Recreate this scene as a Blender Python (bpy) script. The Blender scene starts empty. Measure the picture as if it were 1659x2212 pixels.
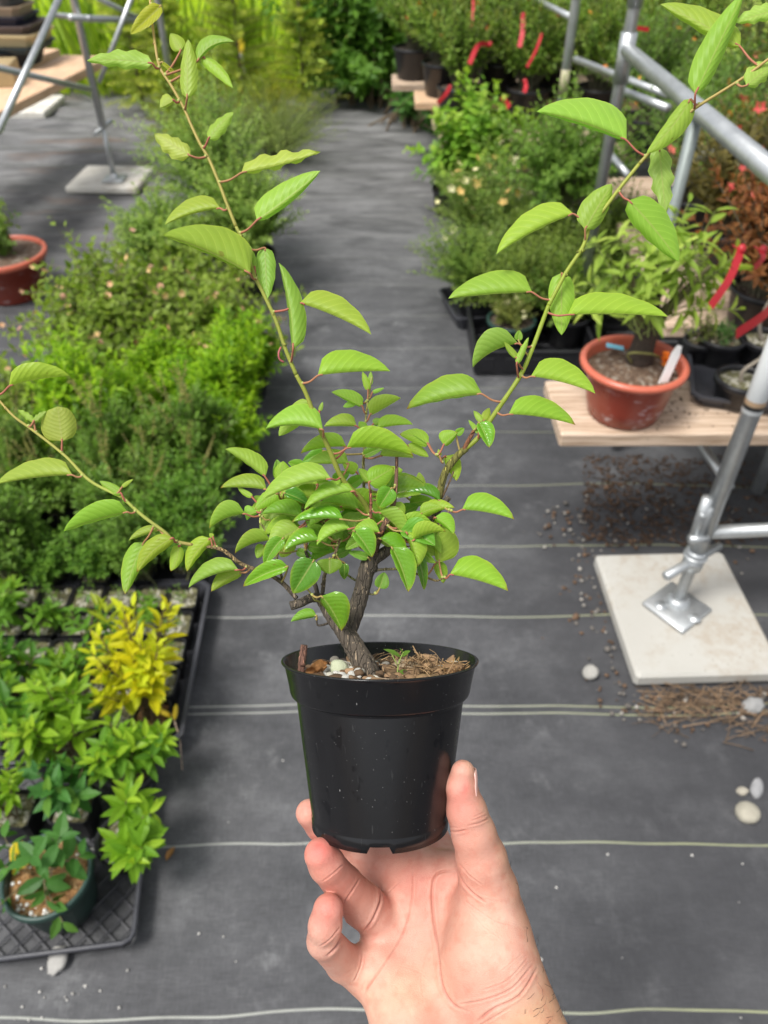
import bpy, math, random
import numpy as np
from mathutils import Vector, Matrix, Euler

S = bpy.context.scene
COL = S.collection
rad = math.radians
# ---------------------------------------------------------------- camera, sky, sun
FPX, W0, H0 = 1640.0, 1659.0, 2212.0          # focal length in photo pixels, photo size
PITCH, CAMH = rad(42.0), 1.655
cd = bpy.data.cameras.new('camera'); cam = bpy.data.objects.new('camera', cd); COL.objects.link(cam)
cam.location = (0, 0, CAMH); cam.rotation_euler = (rad(90) - PITCH, 0, 0)
cd.sensor_fit = 'VERTICAL'; cd.sensor_height = 24.0; cd.lens = 12.0 * FPX / (H0 / 2)
cd.clip_start = 0.02; cd.clip_end = 500
cd.dof.use_dof = True; cd.dof.focus_distance = 0.435; cd.dof.aperture_fstop = cd.lens / 2.7
S.camera = cam
wd = bpy.data.worlds.new('World'); S.world = wd; wd.use_nodes = True
nt = wd.node_tree
sky = nt.nodes.new('ShaderNodeTexSky'); sky.sky_type = 'NISHITA'; sky.sun_disc = False
SUN_EL, SUN_AZ = rad(64), rad(-125)
sky.sun_elevation = SUN_EL; sky.sun_rotation = SUN_AZ; sky.dust_density = 3.0; sky.ozone_density = 1.0
hs = nt.nodes.new('ShaderNodeHueSaturation'); hs.inputs['Saturation'].default_value = 0.22
nt.links.new(sky.outputs[0], hs.inputs['Color'])
nt.links.new(hs.outputs[0], nt.nodes['Background'].inputs[0])
nt.nodes['Background'].inputs[1].default_value = 0.085
sd = bpy.data.lights.new('sun', 'SUN'); sun = bpy.data.objects.new('sun', sd); COL.objects.link(sun)
sd.energy = 1.5; sd.angle = rad(18); sd.color = (1.0, 0.97, 0.92)
sun.rotation_euler = Vector((math.cos(SUN_EL) * math.sin(SUN_AZ), math.cos(SUN_EL) * math.cos(SUN_AZ), math.sin(SUN_EL))).to_track_quat('Z', 'Y').to_euler()
S.view_settings.view_transform = 'Standard'; S.view_settings.look = 'None'
S.view_settings.exposure = 1.3; S.view_settings.gamma = 1.0
S.render.engine = 'CYCLES'; S.cycles.use_denoising = True
S.cycles.max_bounces = 8; S.cycles.transparent_max_bounces = 8

# ---------------------------------------------------------------- photo geometry helpers
RT = np.array([1.0, 0, 0]); UP = np.array([0, math.sin(PITCH), math.cos(PITCH)]); FW = np.array([0, math.cos(PITCH), -math.sin(PITCH)])
CP = np.array([0, 0, CAMH])
def Q(x, y, d):                                # point seen at photo pixel (x, y), d metres ahead of the lens
    return CP + d * (FW + (x - W0 / 2) / FPX * RT - (y - H0 / 2) / FPX * UP)
def at(x, y, z=0.0):                           # point at height z seen at photo pixel (x, y)
    r = FW + (x - W0 / 2) / FPX * RT - (y - H0 / 2) / FPX * UP
    return CP + r * ((z - CAMH) / r[2])
def nrm(a):
    a = np.asarray(a, float); return a / np.maximum(np.linalg.norm(a, axis=-1, keepdims=True), 1e-9)
def lerp(a, b, t): return a + (b - a) * t
RNG = np.random.default_rng(7)

# ---------------------------------------------------------------- object helpers
XF = {}
def world_of(o): return XF.get(o.name, Matrix.Identity(4))
def tag(o, label=None, cat=None, group=None, kind=None):
    for k, v in (('label', label), ('category', cat), ('group', group), ('kind', kind)):
        if v: o[k] = v
    return o
def thing(name, label, cat, loc=(0, 0, 0), rot=(0, 0, 0), group=None):
    o = bpy.data.objects.new(name, None); COL.objects.link(o)
    o.empty_display_size = 0.05
    o.location = loc; o.rotation_euler = rot
    XF[o.name] = Matrix.Translation(Vector(loc)) @ Euler(rot).to_matrix().to_4x4()
    return tag(o, label, cat, group)
def mobj(name, V, F, mats, parent=None, smooth=True, col=None, luv=None, mi=None, world=False, uv=None):
    """One mesh object. F: an (n,k) array or a list of them / of index tuples. world=True: V are world points."""
    V = np.asarray(V, np.float64).reshape(-1, 3)
    if world and parent is not None:
        M = np.array(world_of(parent).inverted()); V = V @ M[:3, :3].T + M[:3, 3]
    m = bpy.data.meshes.new(name)
    if isinstance(F, np.ndarray): F = [F]
    if F and isinstance(F[0], np.ndarray):
        li = np.concatenate([f.reshape(-1) for f in F]).astype(np.int32)
        ln = np.concatenate([np.full(len(f), f.shape[1], np.int32) for f in F])
    else:
        li = np.fromiter((i for f in F for i in f), np.int32); ln = np.array([len(f) for f in F], np.int32)
    st = np.concatenate([[0], np.cumsum(ln)[:-1]]).astype(np.int32)
    m.vertices.add(len(V)); m.vertices.foreach_set('co', V.astype(np.float32).ravel())
    m.loops.add(len(li)); m.loops.foreach_set('vertex_index', li)
    m.polygons.add(len(ln)); m.polygons.foreach_set('loop_start', st); m.polygons.foreach_set('loop_total', ln)
    m.polygons.foreach_set('use_smooth', np.full(len(ln), bool(smooth)))
    if mi is not None: m.polygons.foreach_set('material_index', np.asarray(mi, np.int32))
    m.update(calc_edges=True); m.validate()
    if col is not None:
        a = m.color_attributes.new('Col', 'FLOAT_COLOR', 'POINT')
        c = np.ones((len(V), 4), np.float32); c[:, :3] = col; a.data.foreach_set('color', c.ravel())
    if luv is not None:
        a = m.attributes.new('luv', 'FLOAT_VECTOR', 'POINT'); a.data.foreach_set('vector', np.asarray(luv, np.float32).ravel())
    for x in (mats if isinstance(mats, (list, tuple)) else [mats]): m.materials.append(x)
    o = bpy.data.objects.new(name, m); COL.objects.link(o)
    if parent is not None: o.parent = parent
    return o
class MB:                                      # collects pieces of ONE mesh
    def __init__(s): s.V = []; s.F = []; s.C = []; s.n = 0; s.M = []
    def add(s, V, F, col=None, mi=0):
        V = np.asarray(V, float).reshape(-1, 3); F = np.asarray(F)
        s.V.append(V); s.F.append(F + s.n); s.n += len(V)
        s.M.append(np.full(len(F), mi))
        s.C.append(np.broadcast_to(np.asarray(col if col is not None else (1, 1, 1), float), (len(V), 3)))
    def box(s, c, e, R=None, col=None, bev=0.0, mi=0):
        e = np.asarray(e, float) / 2
        b = min(bev, e.min() * 0.6)
        if b <= 0:
            v = np.array([[x, y, z] for x in (-1, 1) for y in (-1, 1) for z in (-1, 1)]) * e
            f = [[0, 1, 3, 2], [4, 6, 7, 5], [0, 4, 5, 1], [2, 3, 7, 6], [0, 2, 6, 4], [1, 5, 7, 3]]
            if R is not None: v = v @ np.array(R).T
            s.add(v + np.asarray(c), f, col, mi); return
        # chamfered: rounded-rectangle rings stacked along z
        def ring(ex, ey, z):
            return [[ex, ey - b, z], [ex - b, ey, z], [-ex + b, ey, z], [-ex, ey - b, z], [-ex, -ey + b, z], [-ex + b, -ey, z], [ex - b, -ey, z], [ex, -ey + b, z]]
        v = np.array(ring(e[0] - b, e[1] - b, -e[2]) + ring(e[0], e[1], -e[2] + b) + ring(e[0], e[1], e[2] - b) + ring(e[0] - b, e[1] - b, e[2]))
        if R is not None: v = v @ np.array(R).T
        q = [[k * 8 + i, k * 8 + (i + 1) % 8, k * 8 + 8 + (i + 1) % 8, k * 8 + 8 + i] for k in range(3) for i in range(8)]
        for a in (0, 24): q += [[a, a + 1, a + 2, a + 3], [a, a + 3, a + 4, a + 7], [a + 4, a + 5, a + 6, a + 7]]
        s.add(v + np.asarray(c), q, col, mi)
    def tube(s, P, r, k=8, cap=True, col=None, mi=0):
        P = np.asarray(P, float); n = len(P); r = np.broadcast_to(np.asarray(r, float), (n,))
        T = nrm(np.gradient(P, axis=0)); ref = np.array([0.3, 0.5, 0.81])
        if abs(T[0] @ ref) > 0.9: ref = np.array([1.0, 0, 0])
        A = []; a = nrm(np.cross(T[0], ref))
        for t in T:
            a = nrm(a - t * (a @ t)); A.append(a)
        A = np.array(A); B = np.cross(T, A); th = np.arange(k) * 2 * math.pi / k
        V = P[:, None] + r[:, None, None] * (np.cos(th)[None, :, None] * A[:, None] + np.sin(th)[None, :, None] * B[:, None])
        i = np.arange(n - 1)[:, None] * k; j = np.arange(k)[None]; j2 = (j + 1) % k
        F = np.stack([i + j, i + j2, i + k + j2, i + k + j], -1).reshape(-1, 4)
        V = V.reshape(-1, 3)
        if cap:
            V = np.vstack([V, P[0], P[-1]]); o = n * k
            jj = np.arange(k); c0 = np.stack([np.full(k, o), (jj + 1) % k, jj, jj], -1); c1 = np.stack([np.full(k, o + 1), (n - 1) * k + jj, (n - 1) * k + (jj + 1) % k, (n - 1) * k + (jj + 1) % k], -1)
            F = np.vstack([F, c0, c1])
        if col is not None and np.ndim(col) == 2: col = np.vstack([np.repeat(np.asarray(col), k, 0), col[:1], col[-1:]]) if cap else np.repeat(np.asarray(col), k, 0)
        s.add(V, F, col, mi)
    def lathe(s, prof, k=48, col=None, c=(0, 0, 0), mi=0, closed=False):
        prof = np.asarray(prof, float); n = len(prof); th = np.arange(k) * 2 * math.pi / k
        V = np.stack([prof[:, None, 0] * np.cos(th), prof[:, None, 0] * np.sin(th), np.repeat(prof[:, 1:2], k, 1)], -1).reshape(-1, 3)
        i = np.arange(n - 1)[:, None] * k; j = np.arange(k)[None]; j2 = (j + 1) % k
        s.add(V + np.asarray(c), np.stack([i + j, i + j2, i + k + j2, i + k + j], -1).reshape(-1, 4), col, mi)
    def blob(s, c, r, rng, col=None, rough=0.25, flat=1.0, sub=2, mi=0):
        V, F = ico(sub); V = V.copy(); a = rng.normal(size=(5, 3)); ph = rng.random(5) * 6
        d = sum(np.sin(V @ a[i] * 1.6 + ph[i]) for i in range(5)) / 5 + (sum(np.abs(np.sin(V @ a[i] * 2.7 + ph[i] * 2)) for i in range(5)) / 5 - .6) * (1.2 if sub > 2 else 0)
        V = V * (1 + rough * d[:, None]) * np.asarray(r) * np.array([1, 1, flat]); R = np.array(Euler((rng.random() * .5, rng.random() * .5, rng.random() * 6)).to_matrix())
        s.add(V @ R.T + np.asarray(c), np.hstack([F, F[:, 2:3]]), col, mi)
    def build(s, name, mats, parent=None, smooth=True, world=False):
        F = [np.array([list(dict.fromkeys(x))for x in f if len(set(x)) == k]) for f in s.F for k in (3, 4)] if False else None
        fl = []; mi = []
        for f, m in zip(s.F, s.M):
            if f.shape[1] == 4:
                t = f[:, 2] == f[:, 3]; fl.append(f[~t]); mi.append(m[~t])
                if t.any(): fl.append(f[t][:, :3]); mi.append(m[t])
            else: fl.append(f); mi.append(m)
        k = [i for i in range(len(fl)) if len(fl[i])]
        return mobj(name, np.vstack(s.V), [fl[i] for i in k], mats, parent, smooth, np.vstack(s.C), None, np.concatenate([mi[i] for i in k]), world)
_ico = {}
def ico(sub):
    if sub not in _ico:
        import bmesh
        b = bmesh.new(); bmesh.ops.create_icosphere(b, subdivisions=sub, radius=1); b.verts.ensure_lookup_table()
        _ico[sub] = (np.array([v.co[:] for v in b.verts]), np.array([[v.index for v in f.verts] for f in b.faces])); b.free()
    return _ico[sub]
def spline(P, n):                              # Catmull-Rom through P
    P = np.asarray(P, float); m = len(P)
    E = np.vstack([2 * P[0] - P[1], P, 2 * P[-1] - P[-2]]); t = np.linspace(0, m - 1 - 1e-6, n); i = t.astype(int); f = (t - i)[:, None]
    a, b, c, d = E[i], E[i + 1], E[i + 2], E[i + 3]
    return 0.5 * (2 * b + (c - a) * f + (2 * a - 5 * b + 4 * c - d) * f ** 2 + (3 * b - a - 3 * c + d) * f ** 3)

# ---------------------------------------------------------------- materials
class N:
    def __init__(s, name):
        s.m = bpy.data.materials.new(name); s.m.use_nodes = True; s.t = s.m.node_tree
        s.b = s.t.nodes['Principled BSDF']; s.out = s.t.nodes['Material Output']
    def n(s, typ, **kw):
        x = s.t.nodes.new('ShaderNode' + typ)
        for k, v in kw.items():
            if k in ('op',): x.operation = v
            elif hasattr(x, k) and k not in ('Scale',): setattr(x, k, v)
        return x
    def l(s, a, b): s.t.links.new(a, b)
    def val(s, sock, v):
        if isinstance(v, (int, float)): sock.default_value = v
        elif isinstance(v, (tuple, list)): sock.default_value = tuple(v) + ((1,) if len(v) == 3 and sock.type == 'RGBA' else ())
        else: s.l(v, sock)
    def math(s, op, a, b=None, c=None, clamp=False):
        x = s.t.nodes.new('ShaderNodeMath'); x.operation = op; x.use_clamp = clamp
        for i, v in enumerate((a, b, c)):
            if v is not None: s.val(x.inputs[i], v)
        return x.outputs[0]
    def mix(s, f, a, b, mode='MIX'):
        x = s.t.nodes.new('ShaderNodeMix'); x.data_type = 'RGBA'; x.blend_type = mode
        s.val(x.inputs[0], f); s.val(x.inputs[6], a); s.val(x.inputs[7], b); return x.outputs[2]
    def ramp(s, f, pts):
        x = s.t.nodes.new('ShaderNodeValToRGB'); e = x.color_ramp.elements
        for i, (p, c) in enumerate(pts):
            if i > 1: e.new(p)
            e[i].position = p; e[i].color = tuple(c) + (1,) if not isinstance(c, (int, float)) else (c, c, c, 1)
        s.val(x.inputs[0], f); return x.outputs[0]
    def step(s, v, lo, hi):
        x = s.t.nodes.new('ShaderNodeMapRange'); x.interpolation_type = 'SMOOTHSTEP'
        s.val(x.inputs[0], v); x.inputs[1].default_value = lo; x.inputs[2].default_value = hi; return x.outputs[0]
    def coord(s, which='Object'): return s.t.nodes.new('ShaderNodeTexCoord').outputs[which]
    def scale(s, v, sc):
        x = s.t.nodes.new('ShaderNodeMapping'); s.l(v, x.inputs[0]); x.inputs['Scale'].default_value = sc; return x.outputs[0]
    def noise(s, v, scale, detail=4, rough=0.55, out=0, dist=0.0):
        x = s.t.nodes.new('ShaderNodeTexNoise'); s.l(v, x.inputs['Vector']); x.inputs['Scale'].default_value = scale; x.inputs['Detail'].default_value = detail; x.inputs['Roughness'].default_value = rough; x.inputs['Distortion'].default_value = dist
        return x.outputs[out]
    def voro(s, v, scale, feature='F1', out=0, rnd=1.0):
        x = s.t.nodes.new('ShaderNodeTexVoronoi'); x.feature = feature; s.l(v, x.inputs['Vector']); x.inputs['Scale'].default_value = scale; x.inputs['Randomness'].default_value = rnd; return x.outputs[out]
    def attr(s, name, out='Color'):
        x = s.t.nodes.new('ShaderNodeAttribute'); x.attribute_name = name; return x.outputs[out]
    def bump(s, h, strength=0.3, dist=0.001):
        x = s.t.nodes.new('ShaderNodeBump'); x.inputs['Strength'].default_value = strength; x.inputs['Distance'].default_value = dist; s.l(h, x.inputs['Height']); s.l(x.outputs[0], s.b.inputs['Normal']); return x.outputs[0]
    def set(s, **kw):
        for k, v in kw.items(): s.val(s.b.inputs[{'base': 'Base Color', 'rough': 'Roughness', 'metal': 'Metallic', 'spec': 'Specular IOR Level', 'sss': 'Subsurface Weight', 'coat': 'Coat Weight', 'coatr': 'Coat Roughness', 'sheen': 'Sheen Weight'}.get(k, k)], v)
        return s
MAT = {}
def simple(name, col, rough=0.5, metal=0.0, var=0.25, sc=30, bump=0.15, spec=0.5):
    a = N(name); c = a.coord(); n = a.noise(c, sc, 5)
    a.set(base=a.mix(n, tuple(x * (1 - var) for x in col), tuple(min(1, x * (1 + var)) for x in col)), rough=a.math('MULTIPLY_ADD', n, 0.25, rough - 0.12), metal=metal, spec=spec)
    if bump: a.bump(a.noise(c, sc * 4, 4), bump, 0.002)
    MAT[name] = a.m; return a.m
def attrmat(name, rough=0.6, trans=0.0, bump=0.0, sc=60, spec=0.4, sheen=0):
    a = N(name); c = a.attr('Col'); n = a.noise(a.coord(), sc, 4)
    if trans: c = a.mix(1.0, c, (1.05, 1.0, 0.68), 'MULTIPLY')
    cc = a.mix(0.35, c, a.mix(n, (0.45, 0.45, 0.45), (1.5, 1.5, 1.5)), 'MULTIPLY') if bump or trans == 0 else c
    a.set(base=cc, rough=rough, spec=spec)
    if bump: a.bump(n, bump, 0.002)
    if trans:
        t = a.n('BsdfTranslucent'); a.l(a.mix(1.0, c, (1.25, 1.35, 0.7), 'MULTIPLY'), t.inputs[0])
        mx = a.n('MixShader'); mx.inputs[0].default_value = trans; a.l(a.b.outputs[0], mx.inputs[1]); a.l(t.outputs[0], mx.inputs[2]); a.l(mx.outputs[0], a.out.inputs[0])
    MAT[name] = a.m; return a.m
attrmat('foliage', 0.45, 0.42, spec=0.22); attrmat('petals', 0.6, 0.3); attrmat('stems', 0.75, 0, 0.4, 150); attrmat('bits', 0.85, 0, 0.5, 250, 0.3); attrmat('plain', 0.5, 0, 0.05)
simple('black_plastic', (0.012, 0.012, 0.014), 0.38, bump=0.05)
simple('green_plastic', (0.02, 0.05, 0.04), 0.4, bump=0.05)
simple('tray_plastic', (0.045, 0.046, 0.054), 0.45, bump=0.05)
simple('ribbon_red', (0.40, 0.012, 0.02), 0.45, var=0.15)
simple('label_white', (0.85, 0.85, 0.84), 0.5, var=0.1)
simple('label_yellow', (0.75, 0.55, 0.03), 0.5, var=0.1)
simple('label_blue', (0.22, 0.55, 0.72), 0.5, var=0.1)

def m_galv():
    a = N('galvanised'); c = a.coord(); v = a.voro(c, 90, out=1); n = a.noise(c, 14, 5)
    a.set(base=a.mix(a.math('MULTIPLY', v, 0.35), a.mix(n, (0.42, 0.44, 0.45), (0.62, 0.64, 0.64)), (0.3, 0.31, 0.32)), metal=0.75, rough=a.math('MULTIPLY_ADD', n, 0.25, 0.27)); a.bump(a.noise(c, 300, 3), 0.06, 0.001); MAT['galv'] = a.m
m_galv(); simple('galv_old', (0.20, 0.23, 0.22), 0.5, metal=0.3, sc=20)
def m_wood(name, lo, hi, dirt):
    a = N(name); c = a.coord(); g = a.noise(a.scale(c, (2, 40, 40)), 3, 6, 0.6, dist=0.6); n = a.noise(c, 6, 5)
    b = a.mix(a.step(g, 0.34, 0.62), lo, hi); ring = a.noise(a.scale(c, (1.2, 70, 70)), 2.5, 3, 0.5); b = a.mix(a.math('MULTIPLY', a.step(ring, 0.5, 0.7), 0.35), b, lo); b = a.mix(a.math('MULTIPLY', a.step(n, 0.5, 0.72), 0.6), b, dirt)
    sp = a.step(a.noise(c, 90, 3), 0.66, 0.74); b = a.mix(a.math('MULTIPLY', sp, 0.6), b, (0.10, 0.075, 0.055))
    a.set(base=b, rough=0.75); a.bump(g, 0.3, 0.002); MAT[name] = a.m
m_wood('wood', (0.33, 0.225, 0.145), (0.60, 0.46, 0.345), (0.40, 0.31, 0.24)); m_wood('wood_orange', (0.50, 0.30, 0.17), (0.70, 0.48, 0.31), (0.45, 0.32, 0.22))
def m_concrete(nm='slab', k=1.0):
    a = N(nm); c = a.coord(); n = a.noise(c, 4, 6); f = a.noise(c, 160, 3)
    b = a.mix(n, tuple(k * q for q in (0.35, 0.335, 0.30)), tuple(k * q for q in (0.46, 0.45, 0.415))); sp = a.step(a.voro(c, 60), 0.22, 0.06); b = a.mix(a.math('MULTIPLY', a.math('MULTIPLY', sp, a.step(n, 0.4, 0.55)), 0.9), b, (0.25, 0.22, 0.17))
    b = a.mix(a.math('MULTIPLY', a.step(a.noise(c, 6, 6, 0.75), 0.46, 0.68), 0.6), b, (0.30, 0.24, 0.17))
    a.set(base=b, rough=0.85); a.bump(f, 0.25, 0.001); MAT[nm] = a.m
m_concrete(); m_concrete('slab_pale', 1.6)
def m_stone():
    a = N('stone'); c = a.attr('Col'); o = a.coord(); n = a.noise(o, 60, 6); a.set(base=a.mix(0.6, c, a.mix(n, (0.5, 0.5, 0.5), (1.3, 1.3, 1.28)), 'MULTIPLY'), rough=0.85); a.bump(n, 0.6, 0.003); MAT['stone'] = a.m
m_stone()
def m_terracotta(name, c0, c1, powder):
    a = N(name); c = a.coord(); n = a.noise(c, 12, 5); b = a.mix(n, c0, c1)
    if powder:
        w = a.math('MULTIPLY', a.step(a.noise(a.scale(c, (1, 1, 1.8)), 26, 6, 0.75), 0.54, 0.66), a.step(a.noise(a.scale(c, (1, 1, 1.3)), 11, 2), 0.5, 0.6)); b = a.mix(a.math('MULTIPLY', w, 0.75), b, (0.72, 0.66, 0.68))
    a.set(base=b, rough=a.math('MULTIPLY_ADD', n, 0.2, 0.2)); a.bump(a.noise(c, 80, 3), 0.08, 0.002); MAT[name] = a.m
m_terracotta('terracotta', (0.20, 0.028, 0.014), (0.28, 0.045, 0.024), True); m_terracotta('terracotta_rim', (0.46, 0.10, 0.055), (0.54, 0.14, 0.085), False)
def m_soil(name, lo, mid, hi, grit):
    a = N(name); c = a.coord(); n = a.noise(c, 70, 6, 0.7); v = a.voro(c, 130); b = a.ramp(n, [(0.3, lo), (0.52, mid), (0.72, hi)])
    b = a.mix(a.math('MULTIPLY', a.step(a.voro(c, 95, out=1), 0.62, 0.75), 0.8), b, grit)
    a.set(base=b, rough=0.9); a.bump(a.math('ADD', n, v), 0.9, 0.006); MAT[name] = a.m
m_soil('soil_brown', (0.05, 0.03, 0.02), (0.13, 0.08, 0.05), (0.22, 0.15, 0.1), (0.3, 0.25, 0.2)); m_soil('soil_orange', (0.09, 0.04, 0.015), (0.26, 0.13, 0.045), (0.36, 0.22, 0.09), (0.30, 0.18, 0.08)); m_soil('soil_moss', (0.045, 0.04, 0.025), (0.14, 0.13, 0.06), (0.22, 0.22, 0.11), (0.45, 0.43, 0.36)); m_soil('soil_dark', (0.02, 0.015, 0.012), (0.07, 0.05, 0.038), (0.14, 0.11, 0.08), (0.2, 0.15, 0.1))

LINES = []                                      # distances (m) of the woven marker threads
for px, py in ((400, 2190), (520, 1824), (500, 1540), (500, 1524), (560, 1331), (1100, 1181), (1100, 1049), (1080, 936)): LINES.append(at(px, py)[1])
while LINES[-1] < 8: LINES.append(LINES[-1] + 0.305)
LINES.append(LINES[0] - 0.31)
def m_fabric():
    a = N('fabric'); c = a.coord(); sx = a.n('SeparateXYZ'); a.l(c, sx.inputs[0]); X, Y = sx.outputs[0], sx.outputs[1]
    wob = a.math('SUBTRACT', a.noise(a.scale(c, (0.9, 0.5, 1)), 1.6, 2), 0.5)
    Yd = a.math('MULTIPLY_ADD', wob, 0.07, Y)
    ln = None
    for y in LINES:
        d = a.math('ABSOLUTE', a.math('SUBTRACT', Yd, float(y))); ln = d if ln is None else a.math('MINIMUM', ln, d)
    line = a.step(ln, 0.0029, 0.0016)
    big = a.noise(a.scale(c, (1.0, 1.3, 1)), 2.6, 7, 0.68); streak = a.noise(a.scale(c, (1.4, 5.5, 1)), 2.2, 6, 0.66, dist=0.8); st2 = a.noise(a.scale(c, (9, 3.5, 1)), 4.5, 7, 0.72); dust = a.noise(c, 7, 8, 0.7)
    b = a.ramp(big, [(0.3, (0.032, 0.033, 0.036)), (0.5, (0.066, 0.067, 0.071)), (0.72, (0.148, 0.150, 0.155))])
    b = a.mix(a.math('MULTIPLY', a.step(streak, 0.42, 0.68), 0.5), b, (0.075, 0.075, 0.08)); b = a.mix(a.math('MULTIPLY', a.step(st2, 0.5, 0.8), 0.18), b, (0.2, 0.2, 0.2))
    b = a.mix(a.math('MULTIPLY', a.step(dust, 0.53, 0.76), 0.5), b, (0.24, 0.242, 0.245))
    g1 = a.noise(a.scale(c, (30, 420, 1)), 1.0, 3, 0.7); g2 = a.noise(a.scale(c, (420, 40, 1)), 1.0, 3, 0.7); b = a.mix(a.step(a.math('ADD', g1, g2), 0.8, 1.2), a.mix(1.0, b, (0.83, 0.83, 0.83), 'MULTIPLY'), a.mix(1.0, b, (1.17, 1.17, 1.17), 'MULTIPLY'))
    far = a.step(Y, 2.5, 5.5); b = a.mix(a.math('MULTIPLY', far, 0.6), b, a.mix(a.step(streak, 0.28, 0.72), (0.07, 0.068, 0.066), (0.27, 0.267, 0.264)))
    b = a.mix(a.math('MULTIPLY', a.math('MULTIPLY', a.step(X, 0.12, 0.6), a.step(Y, 2.6, 1.6)), 0.62), b, (0.035, 0.035, 0.038))  # bench side darker: cleaner cloth, with the bench's shade painted into the colour
    br = a.math('MULTIPLY', a.math('MULTIPLY', a.step(X, -0.55, -1.0), far), a.step(a.noise(a.scale(c, (1, 3.5, 1)), 1.7, 5), 0.55, 0.68)); b = a.mix(a.math('MULTIPLY', br, 0.6), b, (0.13, 0.08, 0.05))
    sp = a.step(a.voro(c, 38), 0.07, 0.04); spm = a.step(a.voro(c, 38, out=1), 0.85, 0.9); b = a.mix(a.math('MULTIPLY', a.math('MULTIPLY', sp, spm), 0.6), b, (0.42, 0.41, 0.38))
    braid = a.math('SINE', a.math('MULTIPLY', a.math('ADD', X, a.math('MULTIPLY', Yd, 0.8)), 900.0))
    thr = a.mix(a.step(X, 0.0, 0.7), (0.42, 0.43, 0.39), (0.34, 0.36, 0.19)); thr = a.mix(a.math('MULTIPLY_ADD', braid, 0.2, 0.2), thr, (0.24, 0.25, 0.21))
    fade = a.math('MULTIPLY_ADD', a.step(Y, 1.0, 3.0), -0.5, 0.78)
    fade = a.math('MULTIPLY', fade, a.math('SUBTRACT', 1.0, a.math('MULTIPLY', a.step(dust, 0.45, 0.7), 0.35)))
    b = a.mix(a.math('MULTIPLY', line, fade), b, thr)
    wv = a.math('ADD', a.math('SINE', a.math('MULTIPLY', X, 2600.0)), a.math('SINE', a.math('MULTIPLY', Y, 2600.0)))
    h = a.math('ADD', a.math('MULTIPLY', wv, 0.12), a.math('ADD', a.math('MULTIPLY', line, 1.5), a.math('MULTIPLY', streak, 6.0)))
    a.set(base=b, rough=0.62, spec=0.35); a.bump(h, 0.5, 0.001); MAT['fabric'] = a.m
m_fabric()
simple('meadow', (0.34, 0.46, 0.06), 0.9, sc=2.5, var=0.4, bump=0.4)

# leaves of the held plant: luv = (along, across -1..1, per-leaf random)
def m_leaf(name, rough, trans, veinc, veinb, spec, wet):
    a = N(name); sx = a.n('SeparateXYZ'); a.l(a.attr('luv', 'Vector'), sx.inputs[0]); u, v, r = sx.outputs
    av = a.math('ABSOLUTE', v); s = a.math('SUBTRACT', u, a.math('ADD', a.math('MULTIPLY', av, 0.20), a.math('MULTIPLY', a.math('MULTIPLY', av, av), 0.10)))
    fr = a.math('FRACT', a.math('MULTIPLY_ADD', s, 8.5, r)); d = a.math('ABSOLUTE', a.math('SUBTRACT', fr, 0.5))
    vein = a.math('MULTIPLY', a.step(d, 0.06, 0.015), a.step(av, 1.0, 0.75)); mid = a.step(av, 0.075, 0.03)
    fine = a.noise(a.scale(a.attr('luv', 'Vector'), (60, 26, 1)), 1.0, 5, 0.7); pl = a.math('MULTIPLY', d, 2.0)
    c = a.attr('Col'); edge = a.step(av, 0.93, 0.99)
    b = a.mix(a.math('MULTIPLY', fine, 0.45), c, a.mix(1.0, c, (0.62, 0.72, 0.6), 'MULTIPLY'))
    b = a.mix(a.math('MULTIPLY', a.step(pl, 0.3, 0.95), 0.08), b, a.mix(1.0, c, (0.62, 0.75, 0.5), 'MULTIPLY'))
    b = a.mix(a.math('MULTIPLY', vein, veinb), b, a.mix(1.0, c, veinc, 'MULTIPLY')); b = a.mix(a.math('MULTIPLY', mid, 0.45), b, (0.38, 0.42, 0.14)); b = a.mix(a.math('MULTIPLY', edge, 0.3), b, a.mix(1.0, c, (1.6, 1.35, 1.3), 'MULTIPLY'))
    sc_ = a.scale(a.attr('luv', 'Vector'), (7, 3.5, 31)); b = a.mix(a.math('MULTIPLY', a.step(a.noise(sc_, 1.0, 2), 0.74, 0.78), 0.5), b, (0.20, 0.12, 0.03)); b = a.mix(a.math('MULTIPLY', a.noise(a.scale(a.attr('luv', 'Vector'), (2.2, 1.3, 17)), 1.0, 3), 0.5), b, a.mix(1.0, b, (1.3, 1.12, 0.9), 'MULTIPLY'))
    rr = rough
    if wet: rr = a.math('MULTIPLY_ADD', a.step(a.noise(a.scale(a.attr('luv', 'Vector'), (5, 2.4, 9)), 1.0, 3), 0.48, 0.6), -0.24, rough)
    a.set(base=b, rough=rr, spec=spec); h = a.math('ADD', a.math('MULTIPLY', pl, 1.0), a.math('ADD', a.math('MULTIPLY', fine, 0.25), a.math('MULTIPLY', mid, -1.0))); bn = a.bump(h, 0.2 if not wet else 0.16, 0.0007)
    t = a.n('BsdfTranslucent'); a.l(a.mix(1.0, b, (1.15, 1.3, 0.55), 'MULTIPLY'), t.inputs[0]); mx = a.n('MixShader'); mx.inputs[0].default_value = trans
    a.l(a.b.outputs[0], mx.inputs[1]); a.l(t.outputs[0], mx.inputs[2]); a.l(mx.outputs[0], a.out.inputs[0]); MAT[name] = a.m
m_leaf('leaf_pale', 0.42, 0.46, (1.35, 1.25, 1.6), 0.5, 0.3, False); m_leaf('leaf_glossy', 0.28, 0.3, (0.8, 0.88, 0.8), 0.4, 0.4, True)

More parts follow.
